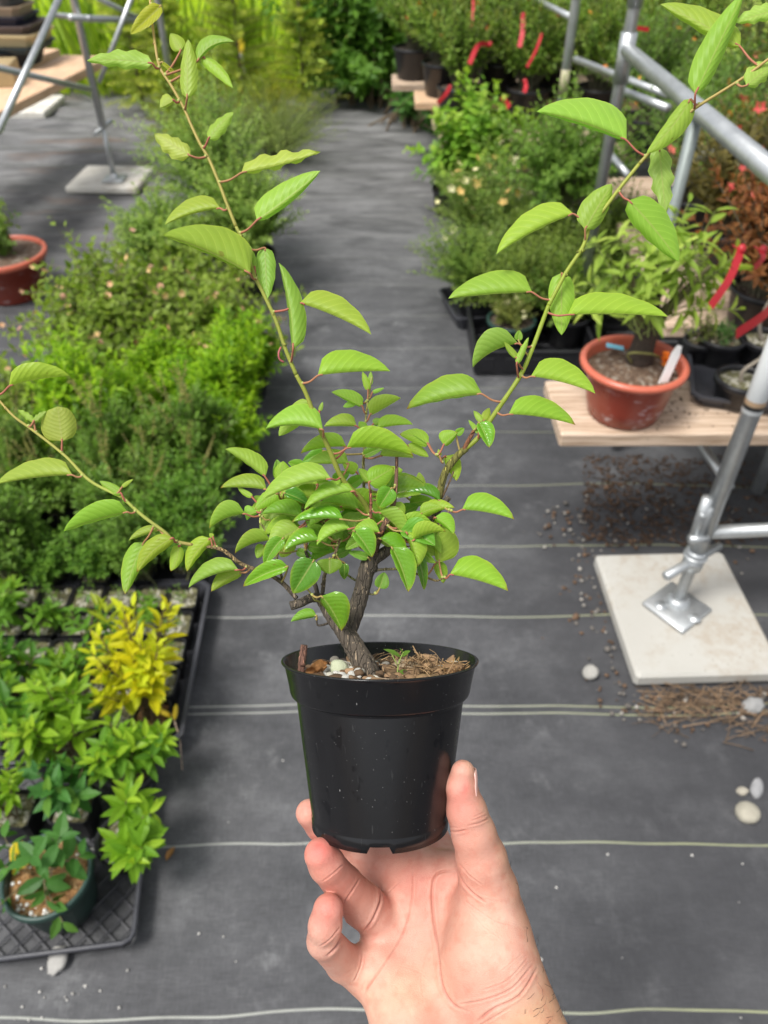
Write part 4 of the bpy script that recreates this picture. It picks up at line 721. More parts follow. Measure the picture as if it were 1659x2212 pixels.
OLV = (('low olive-green fine shrub spreading toward the path behind the crate', 1035, 570, .24, OL, (.27, .22, .20)), ('yellowish olive low shrub behind the terracotta pot plant', 1215, 545, .28, ((.09, .155, .035), (.20, .29, .08)), (.25, .22, .22)), ('dark olive fine shrub directly behind the slotted crate', 1130, 610, .24, ((.06, .11, .03), (.14, .20, .05)), (.26, .16, .18)), ('mid-green low shrub at the right of the olive group', 1330, 520, .30, ((.06, .12, .03), (.15, .23, .05)), (.26, .22, .24)), ('leafy green low shrub in the second crate', 1235, 640, .22, ((.05, .11, .025), (.13, .22, .05)), (.22, .13, .15)), ('grey-green fine shrub between the white-flowered one and the small tree', 1150, 500, .28, ((.075, .14, .05), (.17, .26, .10)), (.25, .22, .22)))
for i, (lb, x, y, z, cols, R) in enumerate(OLV):
    X_, Y_ = put(x, y, z); bush('fine_shrub', lb, 'shrub', (X_, Y_, .013), 420, 22, (0, 0, z), R, .023, .011, cols, (.26, .36, .1), 110 + i, .3, (55, 10), group='fine olive shrubs right of the path', pot=rp(.09, .07, .13), up=.1, tmpl=T4)
X_, Y_ = put(1045, 450, .30)
bush('flowering_shrub', 'olive shrub dotted with small white flowers right of the path', 'shrub', (X_, Y_, .005), 480, 22, (0, 0, .30), (.27, .24, .25), .021, .0095, ((.09, .17, .05), (.20, .30, .09)), (.28, .36, .12), 121, .3, pot=rp(.11, .09, .14), flowers=(70, .022, ((.78, .77, .72), (.75, .72, .6), (.7, .5, .25))), tmpl=T4)
X_, Y_ = put(1030, 315, .40)
bush('leafy_shrub', 'lime green broadleaf shrub with a yellow leaf in front of the far black pots', 'shrub', (X_, Y_, .005), 150, 14, (0, 0, .40), (.30, .24, .32), .065, .042, ((.11, .25, .04), (.22, .42, .06)), (.36, .52, .10), 122, .35, (45, -5), T11, pot=rp(.12, .1, .18))
X_, Y_ = put(975, 375, .22)
bush('leafy_shrub', 'pale green broadleaf clump at the path edge left of the white-flowered shrub', 'shrub', (X_, Y_, .005), 70, 12, (0, 0, .22), (.17, .16, .20), .065, .042, ((.12, .25, .07), (.24, .40, .13)), None, 123, .35, (35, -10), T11, pot=rp(.1, .08, .14))
X_, Y_ = put(1230, 355, .60)
t = bush('small_tree', 'small-leaved green tree with a forked pale trunk behind the white-flowered shrub', 'tree', (X_, Y_, .005), 330, 18, (0, 0, .60), (.34, .3, .27), .030, .016, ((.08, .17, .04), (.17, .29, .07)), (.22, .36, .1), 124, .4, pot=rp(.12, .1, .17), base=(0, 0, .3), m=4)
m = MB(); m.tube(spline([(0, 0, .14), (.03, 0, .24), (-.02, 0, .32), (.01, 0, .40)], 12), np.linspace(.022, .014, 12), 8, col=(.28, .24, .19)); m.tube(spline([(.01, 0, .40), (-.03, 0, .5), (-.02, .02, .62)], 8), np.linspace(.011, .006, 8), 6, col=(.3, .26, .2)); m.tube(spline([(.01, 0, .40), (.1, -.02, .48), (.16, -.02, .58)], 8), np.linspace(.011, .005, 8), 6, col=(.3, .26, .2)); m.build('trunk', MAT['stems'], t)
# terracotta pot with lanceolate plant
tp = at(1354, 926, BZ); TP = thing('potted_plant', 'shiny terracotta pot with thick dark trunk and pale lance-shaped leaves on the pale plank', 'potted plant', (tp[0] + .005, tp[1] + .075, BZ + .001))
m = MB(); m.lathe([(0, .001), (.082, 0), (.090, .006), (.101, .05), (.113, .125), (.115, .132)], 56); m.lathe([(.113, .130), (.123, .132), (.131, .138), (.132, .146), (.127, .152), (.118, .152), (.114, .146), (.110, .11)], 56, mi=1); m.build('pot', [MAT['terracotta'], MAT['terracotta_rim']], TP)
m = MB(); m.lathe([(0, .132), (.05, .131), (.09, .124), (.1115, .12)], 28); m.build('soil', MAT['soil_brown'], TP)
r = np.random.default_rng(131); m = MB(); P = spline([(.02, .03, .12), (.025, .035, .22), (.015, .04, .33), (.03, .05, .42)], 14); m.tube(P, np.linspace(.034, .010, 14) + r.normal(size=14) * .002, 12, col=(.06, .045, .035)); m.tube(spline([(.02, .03, .2), (-.02, .03, .3), (-.06, .03, .38)], 8), np.linspace(.014, .005, 8), 8, col=(.16, .15, .07)); m.tube(spline([(.02, .03, .22), (.08, .02, .32), (.13, .03, .38)], 8), np.linspace(.012, .005, 8), 8, col=(.16, .15, .07)); m.tube(spline([(.0, .01, .135), (-.02, .0, .17), (.03, -.01, .175), (.06, .0, .16)], 10), .003, 6, col=(.25, .25, .08)); m.build('trunk', MAT['bark'], TP)
C = dome(r, 44, (.02, .04, .22), (.03, .05, .35), (.18, .13, .17), inner=.5, up=.3); parts(TP, [foliate(r, C, 8, .5, .068, .019, (45, -10), ((.20, .33, .06), (.36, .50, .12)), t11(.1, .3), (.45, .58, .16))], [stemtubes(C, .0025, .0012, 4, (.2, .24, .07))], [blossoms(r, np.array([.07, -.02, .168]) + r.normal(size=(14, 3)) * .009, .011, ((.85, .25, .04), (.8, .3, .06)))])
tagcard((tp[0] + .062, tp[1] + .012, BZ + .115), .026, .105, 'label_white', 'white weathered plastic label stuck in the terracotta pot', (rad(-14), rad(22), rad(14)), .0015)
m = MB(); m.box((0, 0, 0), (.045, .016, .0025), bev=.001); o = m.build('plant_label', MAT['label_blue'], smooth=False); q = at(1328, 752, BZ + .142); o.location = (q[0], q[1], BZ + .146); o.rotation_euler = (rad(12), rad(8), rad(-8)); tag(o, 'light blue tag lying on the soil of the terracotta pot', 'plant label')
# tray and pots on the second plank
tq = at(1558, 880, BZ + .04); TR = flat_tray((tq[0] + .20, tq[1] + .185), .42, .36, .035, 'black plastic tray with small pots on the second plank at the right edge', rad(-14), BZ + .002)
def small_potted(name, label, loc, rt, h, seed, trunk, ntw, per, c, R, L, W, cols, young=None, fl=None, soil='soil_moss', rb=None, group=None, tr=.006, tmpl=T5):
    t = thing(name, label, 'potted plant', loc, group=group); r = np.random.default_rng(seed); round_pot(t, rt, rb or rt * .8, h, 'black_plastic', soil=soil)
    if trunk is not None: m = MB(); P = spline(trunk, 14); m.tube(P, np.linspace(tr, tr * .5, 14), 8, col=(.30, .26, .21)); m.build('trunk', MAT['stems'], t); b = trunk[-1]
    else: b = (0, 0, h - .02)
    C = dome(r, ntw, b, c, R, inner=.4); f = None
    if fl: k = r.integers(0, ntw, fl[0]); f = [blossoms(r, C[k, -1], fl[1], fl[2])]
    parts(t, [foliate(r, C, per, .4, L, W, (60, 5), cols, tmpl, young)], [stemtubes(C, .002, .0008, 3, (.2, .15, .1))], f); return t
BRZ = ((.10, .035, .025), (.20, .10, .05)); PINK = ((.75, .20, .22), (.7, .12, .16), (.8, .3, .12)); ORG = ((.8, .30, .06), (.75, .36, .12))
q = at(1605, 815, BZ + .08)
small_potted('potted_bonsai', 'round black pot with mossy soil and a thin crooked grey trunk near the scaffold pole', (q[0], q[1], BZ + .01), .062, .07, 141, [(0, 0, .05), (-.005, .0, .09), (.03, .0, .13), (.025, .0, .18), (.05, .01, .24)], 26, 10, (.06, .02, .31), (.09, .08, .07), .016, .008, BRZ, (.25, .12, .06))
q = at(1560, 740, BZ + .08); small_potted('potted_bonsai', 'black pot with low green moss behind the crooked bonsai', (q[0] + .01, q[1] + .03, BZ + .01), .06, .075, 142, None, 40, 10, (0, 0, .09), (.05, .05, .03), .012, .006, ((.03, .09, .03), (.07, .16, .05)))
q = at(1500, 770, BZ + .05); small_potted('potted_bonsai', 'small olive sprig in a black pot at the tray corner', (q[0] + .03, q[1] + .06, BZ + .01), .04, .06, 143, None, 22, 12, (-.01, 0, .10), (.06, .05, .05), .016, .006, ((.06, .09, .03), (.14, .17, .06)))
q = at(1650, 740, BZ + .08); small_potted('potted_bonsai', 'black pot with leaning grey stem at the right picture edge', (q[0] + .01, q[1] + .02, BZ + .01), .06, .075, 144, [(0, 0, .05), (-.03, 0, .12), (-.02, 0, .2), (.02, 0, .26)], 30, 10, (.02, 0, .33), (.1, .09, .08), .016, .008, BRZ, (.3, .1, .06))
# bronze azaleas on the third / fourth planks
AZ = ((.065, .135, .04), (.17, .27, .08)); MIXB = ((.10, .06, .03), (.17, .13, .06))
def azalea(label, x, y, z, s, seed, cols, fl=None, ntw=0, young=None, h=.42, potr=.12, poth=.17, R=None):
    ntw = 270
    return bush('potted_azalea', label, 'azalea', (x, y, z), ntw, 15, (0, 0, poth + h * .50), R or (.27 * s, .26 * s, h * .52), .037, .017, cols, young, seed, .35, (60, 5), pot=rp(potr, potr * .8, poth), group='azaleas in black pots', flowers=fl, inner=.35, sr=.004, stemc=(.15, .14, .09))
z3 = BZ + .002
azalea('bronze-red leaved azalea on the second plank, right of the lance-leaved plant', 1.12, PY + .56, z3, .8, 151, BRZ, (14, .018, PINK), 130, (.28, .1, .05), .36, .09, .12)
azalea('dark bronze azalea at the right picture edge with a red ribbon', 1.42, PY + .60, z3, .8, 152, MIXB, (10, .018, PINK), 130, (.25, .1, .05), .36, .09, .12)
azalea('azalea with pink and coral flowers behind the bronze one', 1.16, PY + .95, z3, .95, 153, ((.06, .06, .03), (.14, .12, .05)), (26, .022, PINK), 150, None, .40, .1, .14)
azalea('olive azalea with coral flowers at the right edge under the thick rail', 1.55, PY + .98, z3, .95, 154, ((.05, .06, .03), (.13, .12, .05)), (22, .022, PINK), 150, None, .42, .1, .14)
# azaleas right of the scaffold, higher bench
for i, (x, y, h, fl, lb) in enumerate(((1.25, 3.1, .42, (12, .022, PINK), 'olive azalea with pink blooms between two scaffold uprights'), (1.75, 3.05, .45, (10, .022, ORG), 'azalea with a few orange flowers below the thick rail'), (2.2, 3.2, .46, (8, .022, ORG), 'glossy olive azalea at the right edge above the thick rail'), (1.45, 3.6, .50, (26, .026, ORG), 'azalea with a cluster of orange flowers above the thick rail'), (1.98, 3.75, .5, (10, .022, ORG), 'dark olive azalea in the upper right corner'), (2.5, 3.8, .5, (8, .022, ORG), 'olive azalea behind the large corner leaf'), (1.35, 4.2, .5, (12, .022, ORG), 'loose azalea behind the rear scaffold upright'), (1.95, 4.4, .52, (6, .022, ORG), 'dense dark azalea in the far right rows'), (2.6, 4.5, .55, (10, .022, ORG), 'azalea at the far right end of the rows'))):
    azalea(lb, x, y, .40, 1.12, 160 + i, lerp(np.array(AZ), np.array(((.09, .06, .035), (.20, .15, .06))), RNG.random() * (i % 3) / 2), (max(4, fl[0] * 2 // 3), .017, (PINK if i % 2 else ORG)), 170, None, h)
plank((1.0, 3.12, .40), (3, 3.12, .40), .28, .04, 'bench board under the pink and orange azaleas right of the scaffold'); plank((1.05, 3.68, .40), (3, 3.68, .40), .28, .04, 'hidden bench board in the middle of the right azaleas'); plank((1.1, 4.32, .40), (3, 4.32, .40), .28, .04, 'hidden bench board under the far right azaleas')
# far azaleas
AO = ((.085, .165, .04), (.22, .34, .08)); yb = fb[1]
far = ((.42, fc[1] + .06, .42, 'azalea with a red ribbon at its foot in the front far pot', 6), (.80, fc[1] + .02, .42, 'olive azalea beside the barcode upright', 5), (1.2, fc[1] + .04, .42, 'azalea right of the rear scaffold upright', 5), (.34, yb + .18, .50, 'azalea in the leftmost black pot of the far bench', 9), (.66, yb + .2, .50, 'azalea with two long red ribbons on the far bench', 8), (1.0, yb + .18, .50, 'dense azalea in the middle of the far bench', 10), (1.42, yb + .2, .50, 'azalea at the right of the far bench', 8), (.18, yb + .58, .50, 'yellowish azalea at the left end of the farthest board', 8), (.56, yb + .62, .50, 'azalea with orange flowers on the farthest board', 16), (.95, yb + .6, .50, 'flowering azalea on the farthest board behind the ribbons', 14), (1.4, yb + .62, .50, 'tall azalea on the farthest board beside the scaffold brace', 10), (1.9, yb + .5, .50, 'shaded azalea on the farthest board near the right', 8), (.35, yb + 1.0, .50, 'azalea behind the farthest board, left', 12), (.85, yb + 1.05, .50, 'azalea behind the farthest board, centre', 12), (1.4, yb + 1.1, .5, 'azalea behind the farthest board, right', 10))
for i, (x, y, z, lb, nf) in enumerate(far): azalea(lb, x, y, z, .95, 180 + i, np.array(AO) * RNG.uniform(1.0, 1.5) , (max(3, int(nf * .7)), .018, ORG + ((.6, .1, .1),)), 160, (.2, .22, .07), .46)
def ribbon(P, w, label, seed=0, mat='ribbon_red'):
    P = spline(P, 12); T = nrm(np.gradient(P, axis=0)); sd_ = nrm(np.cross(T, np.array([.25, 1, .15]))); V = np.vstack([P - sd_ * w / 2, P + sd_ * w / 2]); V2 = V + np.array([0, .0006, 0]); n = 12
    F = [[i, i + 1, n + i + 1, n + i] for i in range(n - 1)] + [[2 * n + i, 3 * n + i, 3 * n + i + 1, 2 * n + i + 1] for i in range(n - 1)]
    m = MB(); m.add(np.vstack([V, V2]), np.array(F)); m.blob(P[0], (w * .45, w * .4, w * .5), np.random.default_rng(1), None, .3); m.tube([P[0], P[0] + [-.004, .012, -.004], P[0] + [-.008, .03, -.004]], w * .12, 6)
    tag(m.build('ribbon', MAT[mat]), label, 'ribbon', 'red ribbons tied on the azaleas')
def rb(x0, y0, x1, y1, d, w, lb, mid=None):
    a, b = Q(x0, y0, d), Q(x1, y1, d - .03); c = (a + b) / 2 + (Q(*mid, d) - (Q((x0 + x1) / 2, (y0 + y1) / 2, d)) if mid else 0); ribbon([a, c + [.006, -.004, 0], b], w * .78, lb)
rb(1130, 33, 1122, 102, 3.9, .030, 'straight hanging red ribbon on the far azaleas'); rb(1058, 95, 1014, 138, 3.85, .03, 'bent red ribbon on the far bench azaleas', (1030, 98)); rb(1170, 75, 1138, 145, 3.8, .018, 'slanting dull red ribbon beside the rear upright'); rb(972, 188, 945, 222, 3.9, .026, 'short red ribbon hanging at a far black pot'); rb(1134, 175, 1132, 200, 3.7, .026, 'short red ribbon low on the far azaleas'); rb(1022, 0, 1016, 62, 4.0, .02, 'thin red ribbon at the top edge'); rb(1087, 213, 1100, 232, 3.8, .035, 'crumpled red ribbon above the lime shrub')
rb(1372, 60, 1402, 64, 2.9, .02, 'red ribbon end beside the tall scaffold sleeve'); rb(1602, 538, 1535, 662, 1.70, .026, 'long slanting red ribbon in front of the bronze azaleas'); rb(1690, 640, 1590, 722, 1.66, .034, 'wide red ribbon at the right edge above the crooked bonsai'); rb(1648, 540, 1628, 580, 1.80, .026, 'upright red ribbon at the right picture edge')

# ================================================================ LOOSE THINGS ON THE GROUND
r = np.random.default_rng(9)
def stone(x, y, R, col, label, flat=.7, seed=0, rough=.22, yaw=0):
    q = at(x, y, 0); m = MB(); m.blob((0, 0, 0), R, np.random.default_rng(seed), col, rough, flat, 3); o = m.build('stone', MAT['stone'], smooth=True); o.location = (q[0], q[1], (R[2] if np.ndim(R) else R) * flat * .8); o.rotation_euler = (0, 0, yaw); tag(o, label, 'stone')
stone(1610, 1762, (.025, .026, .022), (.36, .335, .27), 'round cream pebble touching the marker thread', .8, 1, .18); stone(1632, 1706, (.014, .026, .014), (.27, .27, .275), 'long grey stone above the cream pebble', .8, 2, .15, .5); stone(1602, 1712, (.010, .013, .01), (.36, .33, .27), 'tiny cream pebble beside the long grey stone', .8, 3)
stone(1274, 1458, (.021, .021, .018), (.32, .31, .285), 'round pale pebble in front of the slab corner', .8, 4, .12); stone(1624, 1532, (.02, .026, .02), (.27, .27, .265), 'angular grey stone below the slab on the straw', .9, 5, .4); stone(128, 2082, (.026, .02, .016), (.36, .35, .33), 'grey angular stone under the carry tray edge', .9, 6, .35); stone(397, 1385, (.028, .022, .016), (.30, .30, .30), 'flat grey stone beside the yellow shrublet', .8, 7, .25, .4); stone(392, 1440, (.02, .035, .012), (.22, .22, .23), 'dark flat stone by the seedling flat', .7, 8, .25)
def gravel():
    m = MB(); r = np.random.default_rng(12)
    for i in range(480):
        k = r.random()
        if k < .5: x, y = 1275 + r.normal() * 45 + 0, r.uniform(1090, 1560); x += (y - 1190) * .38 - 25
        elif k < .8: x, y = r.uniform(1230, 1640), 1140 + r.normal() * 45
        else: x, y = r.uniform(1400, 1659), 1520 + r.normal() * 50
        q = at(x, y, 0)
        if abs(q[0] - .83) < .205 and abs(q[1] - 1.385) < .235: continue
        s = r.uniform(.002, .0075) * (1.5 if r.random() < .08 else 1); g = r.random(); c = (.30, .28, .25) if g < .15 else (.15, .135, .12) if g < .45 else (.13, .08, .05)
        m.blob((q[0], q[1], s * .6 + .003), s, r, np.array(c) * r.uniform(.6, 1.2), .3, .7, 1)
    for i in range(45):
        x, y = r.choice([r.uniform(420, 1659), r.uniform(0, 330)]), r.uniform(1250, 2200)
        if x < 330: y = r.uniform(2090, 2210)
        q = at(x, y, 0); m.blob((q[0], q[1], .004), r.uniform(.0012, .0032), r, np.array((.6, .58, .54)) * r.uniform(.5, 1.1), .3, .7, 1)
    for i in range(170):
        x, y = 1475 + r.normal() * 70, 850 + r.normal() * 45
        q = at(x, y, BZ)
        if e0[0] + .01 < q[0] and PY + .005 < q[1] < PY + .245: m.blob((q[0], q[1], BZ + .002), r.uniform(.001, .0035), r, np.array((.10, .07, .05)) * r.uniform(.5, 2.2), .3, .7, 1)
    tag(m.build('gravel', MAT['bits']), kind='stuff')
    m = MB()
    for i in range(210):
        x, y = r.uniform(1390, 1680), 1508 + r.normal() * 26 + (0 if r.random() < .8 else 50); q = at(x, y, 0) + [0, 0, .004 + r.random() * .012]
        if q[1] > 1.155: q[1] = 1.15 - r.random() * .08
        a = r.random() * 6.28; l = r.uniform(.015, .06); d = np.array([math.cos(a) * l, math.sin(a) * l * .6, r.normal() * .004]); m.tube([q - d, q + [0, 0, .003], q + d], r.uniform(.0006, .0014), 4, col=np.array((.21, .14, .085)) * r.uniform(.3, 1.6))
    for i in range(1000):
        x, y = min(1700, 1260 + abs(r.normal()) * 230), r.uniform(985, 1180); q = at(x, y, 0) + [0, 0, .005]
        if abs(q[0] - .83) < .2 and q[1] < 1.63: continue
        a = r.random() * 6.28; l = r.uniform(.003, .011); d = np.array([math.cos(a) * l, math.sin(a) * l, 0]); m.tube([q - d, q + d], r.uniform(.001, .0032), 4, col=np.array((.085, .05, .03)) * r.uniform(.4, 1.3))
    tag(m.build('straw', MAT['bits']), kind='stuff')
gravel()
def dead_leaf(x, y, yaw, label, L=.034, z=.006):
    q = at(x, y, 0); V, F, c = leafset(np.zeros((1, 3)), np.array([[1., 0, .08]]), np.array([[0, 0, 1.]]), [L], [L * .42], t11(.35, .2), np.array([[.42, .22, .10]]))
    m = MB(); m.add(V, F, c); o = m.build('fallen_leaf', MAT['petals']); o.location = (q[0], q[1], z); o.rotation_euler = (0, 0, yaw); tag(o, label, 'leaf')
dead_leaf(360, 1862, rad(70), 'dry orange-brown leaf on the fabric right of the carry tray'); dead_leaf(1405, 930, rad(20), 'brown leaf scrap on the pale plank', .02, BZ + .004)
# ================================================================ THE HELD PLANT
D0 = 0.45                                       # depth of the pot's axis
PX = D0 / FPX                                   # metres per photo pixel at that depth
ax_top = Q(813, 1430, D0); base_pt = Q(821, 1106 + 0.1848 / PX, D0)
PLR = (-PITCH, 0, 0)
PL = thing('potted_plant', 'black nursery pot with a young tree of three long leafy shoots, held in the hand', 'potted plant', tuple(base_pt), PLR)
HGT = 0.0978
# pot
m = MB(); K = 144
prof = [(.0, .0105), (.030, .0105), (.0375, .0085), (.0385, .0), (.0402, .0), (.0406, .0068), (.0404, .0076), (.0405, .0082), (.0492, .0755), (.0494, .0768), (.0512, .0772), (.0524, .0785), (.0562, .0955), (.0578, .0968), (.0582, .0974), (.0580, .0980), (.0570, .0982), (.0560, .0976), (.0530, .080), (.048, .074), (.046, .06)]
m.lathe(prof, K)
V = m.V[0]; ang = np.arctan2(V[:, 1], V[:, 0]); nt_ = np.zeros(len(V), bool)
for c, w in ((-90.5, 14.5), (30, 14), (150, 14)):
    nt_ |= np.abs((np.degrees(ang) - c + 180) % 360 - 180) < w / 2 * 1.3
low = (np.hypot(V[:, 0], V[:, 1]) > .0376) & (V[:, 2] < .004); V[low & nt_, 2] = .0036
pot = m.build('pot', MAT['pot_black'], PL)
# soil and everything lying in it
r = np.random.default_rng(77); SZ = .0885
def soil_z(x, y): return SZ + .0018 * np.sin(x * 210 + 1) * np.cos(y * 170) + .004 * np.exp(-((x + .012) ** 2 + y ** 2) / .0003)
rr = np.linspace(0, .0525, 22); th = np.linspace(0, 2 * math.pi, 60, endpoint=False); X = (rr[:, None] * np.cos(th)).ravel(); Y = (rr[:, None] * np.sin(th)).ravel(); Z = soil_z(X, Y) + r.normal(size=X.shape) * .0007
i = np.arange(21)[:, None] * 60; j = np.arange(60)[None]; j2 = (j + 1) % 60
mobj('soil', np.stack([X, Y, Z], -1), np.stack([i + j, i + j2, i + 60 + j2, i + 60 + j], -1).reshape(-1, 4), MAT['soil_dark'], PL)
def lp(x, y, d=None):                           # photo pixel -> plant-local, on the soil or at depth d
    M = np.array(world_of(PL).inverted()); w = Q(x, y, d); return M[:3, :3] @ w + M[:3, 3]
m = MB(); m2 = MB()
def on_soil(x, y): return (x, y, float(soil_z(x, y)))
for k in range(95):
    a, q = r.random() * 6.28, .05 * r.random() ** .5; x, y = q * math.cos(a), q * math.sin(a)
    if k < 40: x, y = -.020 + r.normal() * .006, -.010 + r.normal() * .012
    elif k < 62: x, y = .012 + r.normal() * .012, -.02 + r.normal() * .012
    if math.hypot(x, y) > .051: continue
    s = r.uniform(.0012, .0034); g = r.random(); c = (.50, .49, .45) if g < .4 else (.5, .48, .4) if g < .8 else (.22, .2, .17)
    m.blob((x, y, soil_z(x, y) + s * .5), s, r, np.array(c) * r.uniform(.8, 1.05), .18, .85, 2)
m.blob((-.0235, -.004, SZ + .004), (.0062, .006, .006), r, (.42, .45, .31), .3, 1, 3)
m.build('perlite', MAT['bits'], PL)['kind'] = 'stuff'
def chip(x, y, l, w, h, col, yaw, tilt=0.0, lift=.002): m2.box((x, y, soil_z(x, y) + lift), (l, w, h), R=np.array(Euler((tilt, tilt * .6, yaw)).to_matrix()), col=col, bev=h * .3)
for k in range(150):
    a, q = r.random() * 6.28, .048 * r.random() ** .5; x, y = q * math.cos(a), q * math.sin(a); l = r.uniform(.005, .014)
    if x < -.005 and r.random() < .3: continue
    chip(x, y, l, l * r.uniform(.25, .5), r.uniform(.0015, .004), np.array((.20, .125, .07)) * r.uniform(.3, 1.8), r.random() * 3.1, r.normal() * .35)
for x, y, l, w, h, c, yw in ((-.026, -.030, .011, .003, .0018, (.55, .40, .22), .35), (.004, -.036, .016, .004, .003, (.52, .38, .27), .1), (-.024, -.022, .010, .009, .006, (.10, .06, .035), .2), (.028, -.028, .017, .009, .007, (.25, .16, .08), .3), (.016, .01, .016, .01, .006, (.34, .26, .17), -.4)): chip(x, y, l, w, h, c, yw, .2)
for k in range(150):                            # coir fibres
    cx, cy = (.028 + r.normal() * .011, -.012 + r.normal() * .016) if k > 60 else (.018 + r.normal() * .012, .012 + r.normal() * .01)
    if math.hypot(cx, cy) > .049: continue
    l = r.uniform(.0015, .0065); a = r.random() * 6.28; z = soil_z(cx, cy) + r.uniform(.001, .009); p = np.array([cx, cy, z]); d = np.array([math.cos(a) * l, math.sin(a) * l, r.normal() * .0025]); m2.tube([p - d, p + [0, 0, .0012], p + d], r.uniform(.00018, .0004), 4, col=np.array((.24, .155, .08)) * r.uniform(.4, 1.8))
for k in range(34):
    cx, cy = .016 + r.normal() * .016, -.012 + r.normal() * .018
    if math.hypot(cx, cy) < .047: m2.blob((cx, cy, soil_z(cx, cy) + .002), r.uniform(.0022, .0048), r, np.array((.17, .105, .055)) * r.uniform(.5, 1.5), .35, .8, 2)
m2.build('bark_chips', MAT['bits'], PL)['kind'] = 'stuff'
m = MB()
m.tube(spline([(.042, -.010, SZ), (.0425, -.011, SZ + .004), (.0425, -.011, SZ + .0085)], 10), np.linspace(.0068, .0062, 10) + r.normal(size=10) * .0003, 18, col=(.20, .12, .06))
for k in range(120):
    a = r.random() * 6.28; z = r.random(); q0 = .0064 * (1 if z < .8 else r.random()); p = np.array([.0425 + q0 * math.cos(a), -.011 + q0 * math.sin(a), SZ + .009 * z]); d = np.array([math.cos(a), math.sin(a), .8 * r.random()]) * r.uniform(.001, .0038) + r.normal(size=3) * .0008; m.tube([p, p + d * .6, p + d], .00022, 4, col=np.array((.34, .21, .09)) * r.uniform(.6, 1.5))
m.build('coir_plug', MAT['bits'], PL)
m = MB(); P = spline([lp(651, 1452, .435), lp(652, 1430, .435), lp(655, 1410, .437), lp(657, 1394, .437)], 16); m.tube(P, .0021 + .00025 * np.sin(np.arange(16) * 2.1), 12, col=(.20, .10, .07)); m.build('cut_stick', MAT['bark'], PL)
m = MB(); G = 12; u, v = np.meshgrid(np.linspace(0, 1, G), np.linspace(-1, 1, G)); a0, a1 = lp(660, 1455, .428), lp(706, 1436, .44); dd = a1 - a0
P = a0 + u[..., None] * dd + np.array([0, .25, 1])[None, None] * (v * .0042 * np.sin(np.pi * np.clip(u, .06, .95)) ** .5)[..., None] + np.array([0, 1, 0]) * (.002 * np.sin(u * 7 + v * 3))[..., None] + r.normal(size=(G, G, 3)) * .00025
i = np.arange(G - 1)[:, None] * G + np.arange(G - 1)[None]; m.add(P.reshape(-1, 3), np.stack([i, i + 1, i + G + 1, i + G], -1).reshape(-1, 4), (.36, .17, .06)); m.build('dead_leaf', MAT['bits'], PL)

# ---- skeleton (photo pixels of the full picture, depth offset in cm from the pot axis)
def sk(pts): return np.array([Q(x, y, D0 + d / 100) for x, y, d in pts])
BR = {}
def limb(pts, r0, r1, n=40, wob=.0, cols=None):
    P = spline(sk(pts), n); R = np.linspace(r0, r1, n) * PX * (.80 if r0 < 7.6 else 1)
    return P, R
BK, GR, TN = np.array((.086, .071, .054)), np.array((.17, .21, .03)), np.array((.30, .17, .07))
STEMS = []                                      # (points, pixel radius) for finding petiole nodes
class Part: pass
def branch(name, limbs, label=None):
    m = MB()
    for pts, r0, r1, c0, c1, *rest in limbs:
        n = max(24, 7 * len(pts)); P, R = limb(pts, r0, r1, n); rg = np.random.default_rng(int(abs(pts[0][0] * 7 + pts[-1][1])))
        R = R * (1 + rg.normal(size=n) * .025)
        for q in rest: R = q(R, n)
        m.tube(P, R, 14 if r0 > 8 else 10, col=lerp(np.array(c0), np.array(c1), np.linspace(0, 1, n)[:, None]), mi=1 if r0 < 7.6 and c0[1] > .14 else 0); STEMS.append((P, name))
        nk = int(len(pts) * .5)
        for k in range(nk):
            if r0 < 7: j = rg.integers(2, n - 1); m.blob(P[j] + rg.normal(size=3) * R[j] * .5, R[j] * rg.uniform(.9, 1.25), rg, lerp(np.array(c0), np.array(c1), j / n) * 1.15, .2, 1.0, 1)
    o = m.build(name, [MAT['bark'], MAT['shoot']], PL, world=True); BR[name] = o
    if label: o['label'] = label
    return o
flare = lambda R, n: R * (1 + .45 * np.exp(-np.arange(n) / (n * .10)))
o_tr = branch('trunk', [
    ([(797, 1485, -.6), (792, 1450, -.6), (768, 1402, -.5), (745, 1365, -.3), (722, 1335, -.1), (703, 1305, .1), (692, 1290, .1)], 27, 13, BK * 1.35, BK, flare),
    ([(748, 1372, -.2), (762, 1338, 0), (780, 1282, .1), (792, 1232, .1), (800, 1207, .1)], 19, 17, BK, BK * .85), ([(797, 1232, .1), (801, 1208, .0), (806, 1196, 0)], 19, 14, BK * .8, BK * .7),
    ([(806, 1478, -1.2), (800, 1448, -1.1), (788, 1420, -.9), (776, 1405, -.8)], 13, 7, BK * 1.2, BK * 1.1),
    ([(694, 1292, .1), (672, 1292, 0), (650, 1302, -.3), (628, 1309, -.5)], 10, 10, BK, BK * 1.3)])
m = MB(); P = sk([(629, 1308.7, -.49), (626, 1309.5, -.52)]); m.tube(P, [10.2 * PX, 9.6 * PX], 14, col=(.5, .38, .28)); m.build('cut_end', MAT['bark'], o_tr, world=True)
LEFTL = [(641, 1293, -.2), (612, 1261, -.4), (580, 1240, -.6), (550, 1230, -.8), (516, 1215, -1), (476, 1186, -1.2), (415, 1177, -1.4), (376, 1168, -1.6), (354, 1148, -1.7), (308, 1114, -1.9), (265, 1075, -2), (195, 1039, -2.2), (141, 985, -2.4), (72, 930, -2.6), (32, 901, -2.8), (0, 867, -2.9), (-45, 815, -3)]
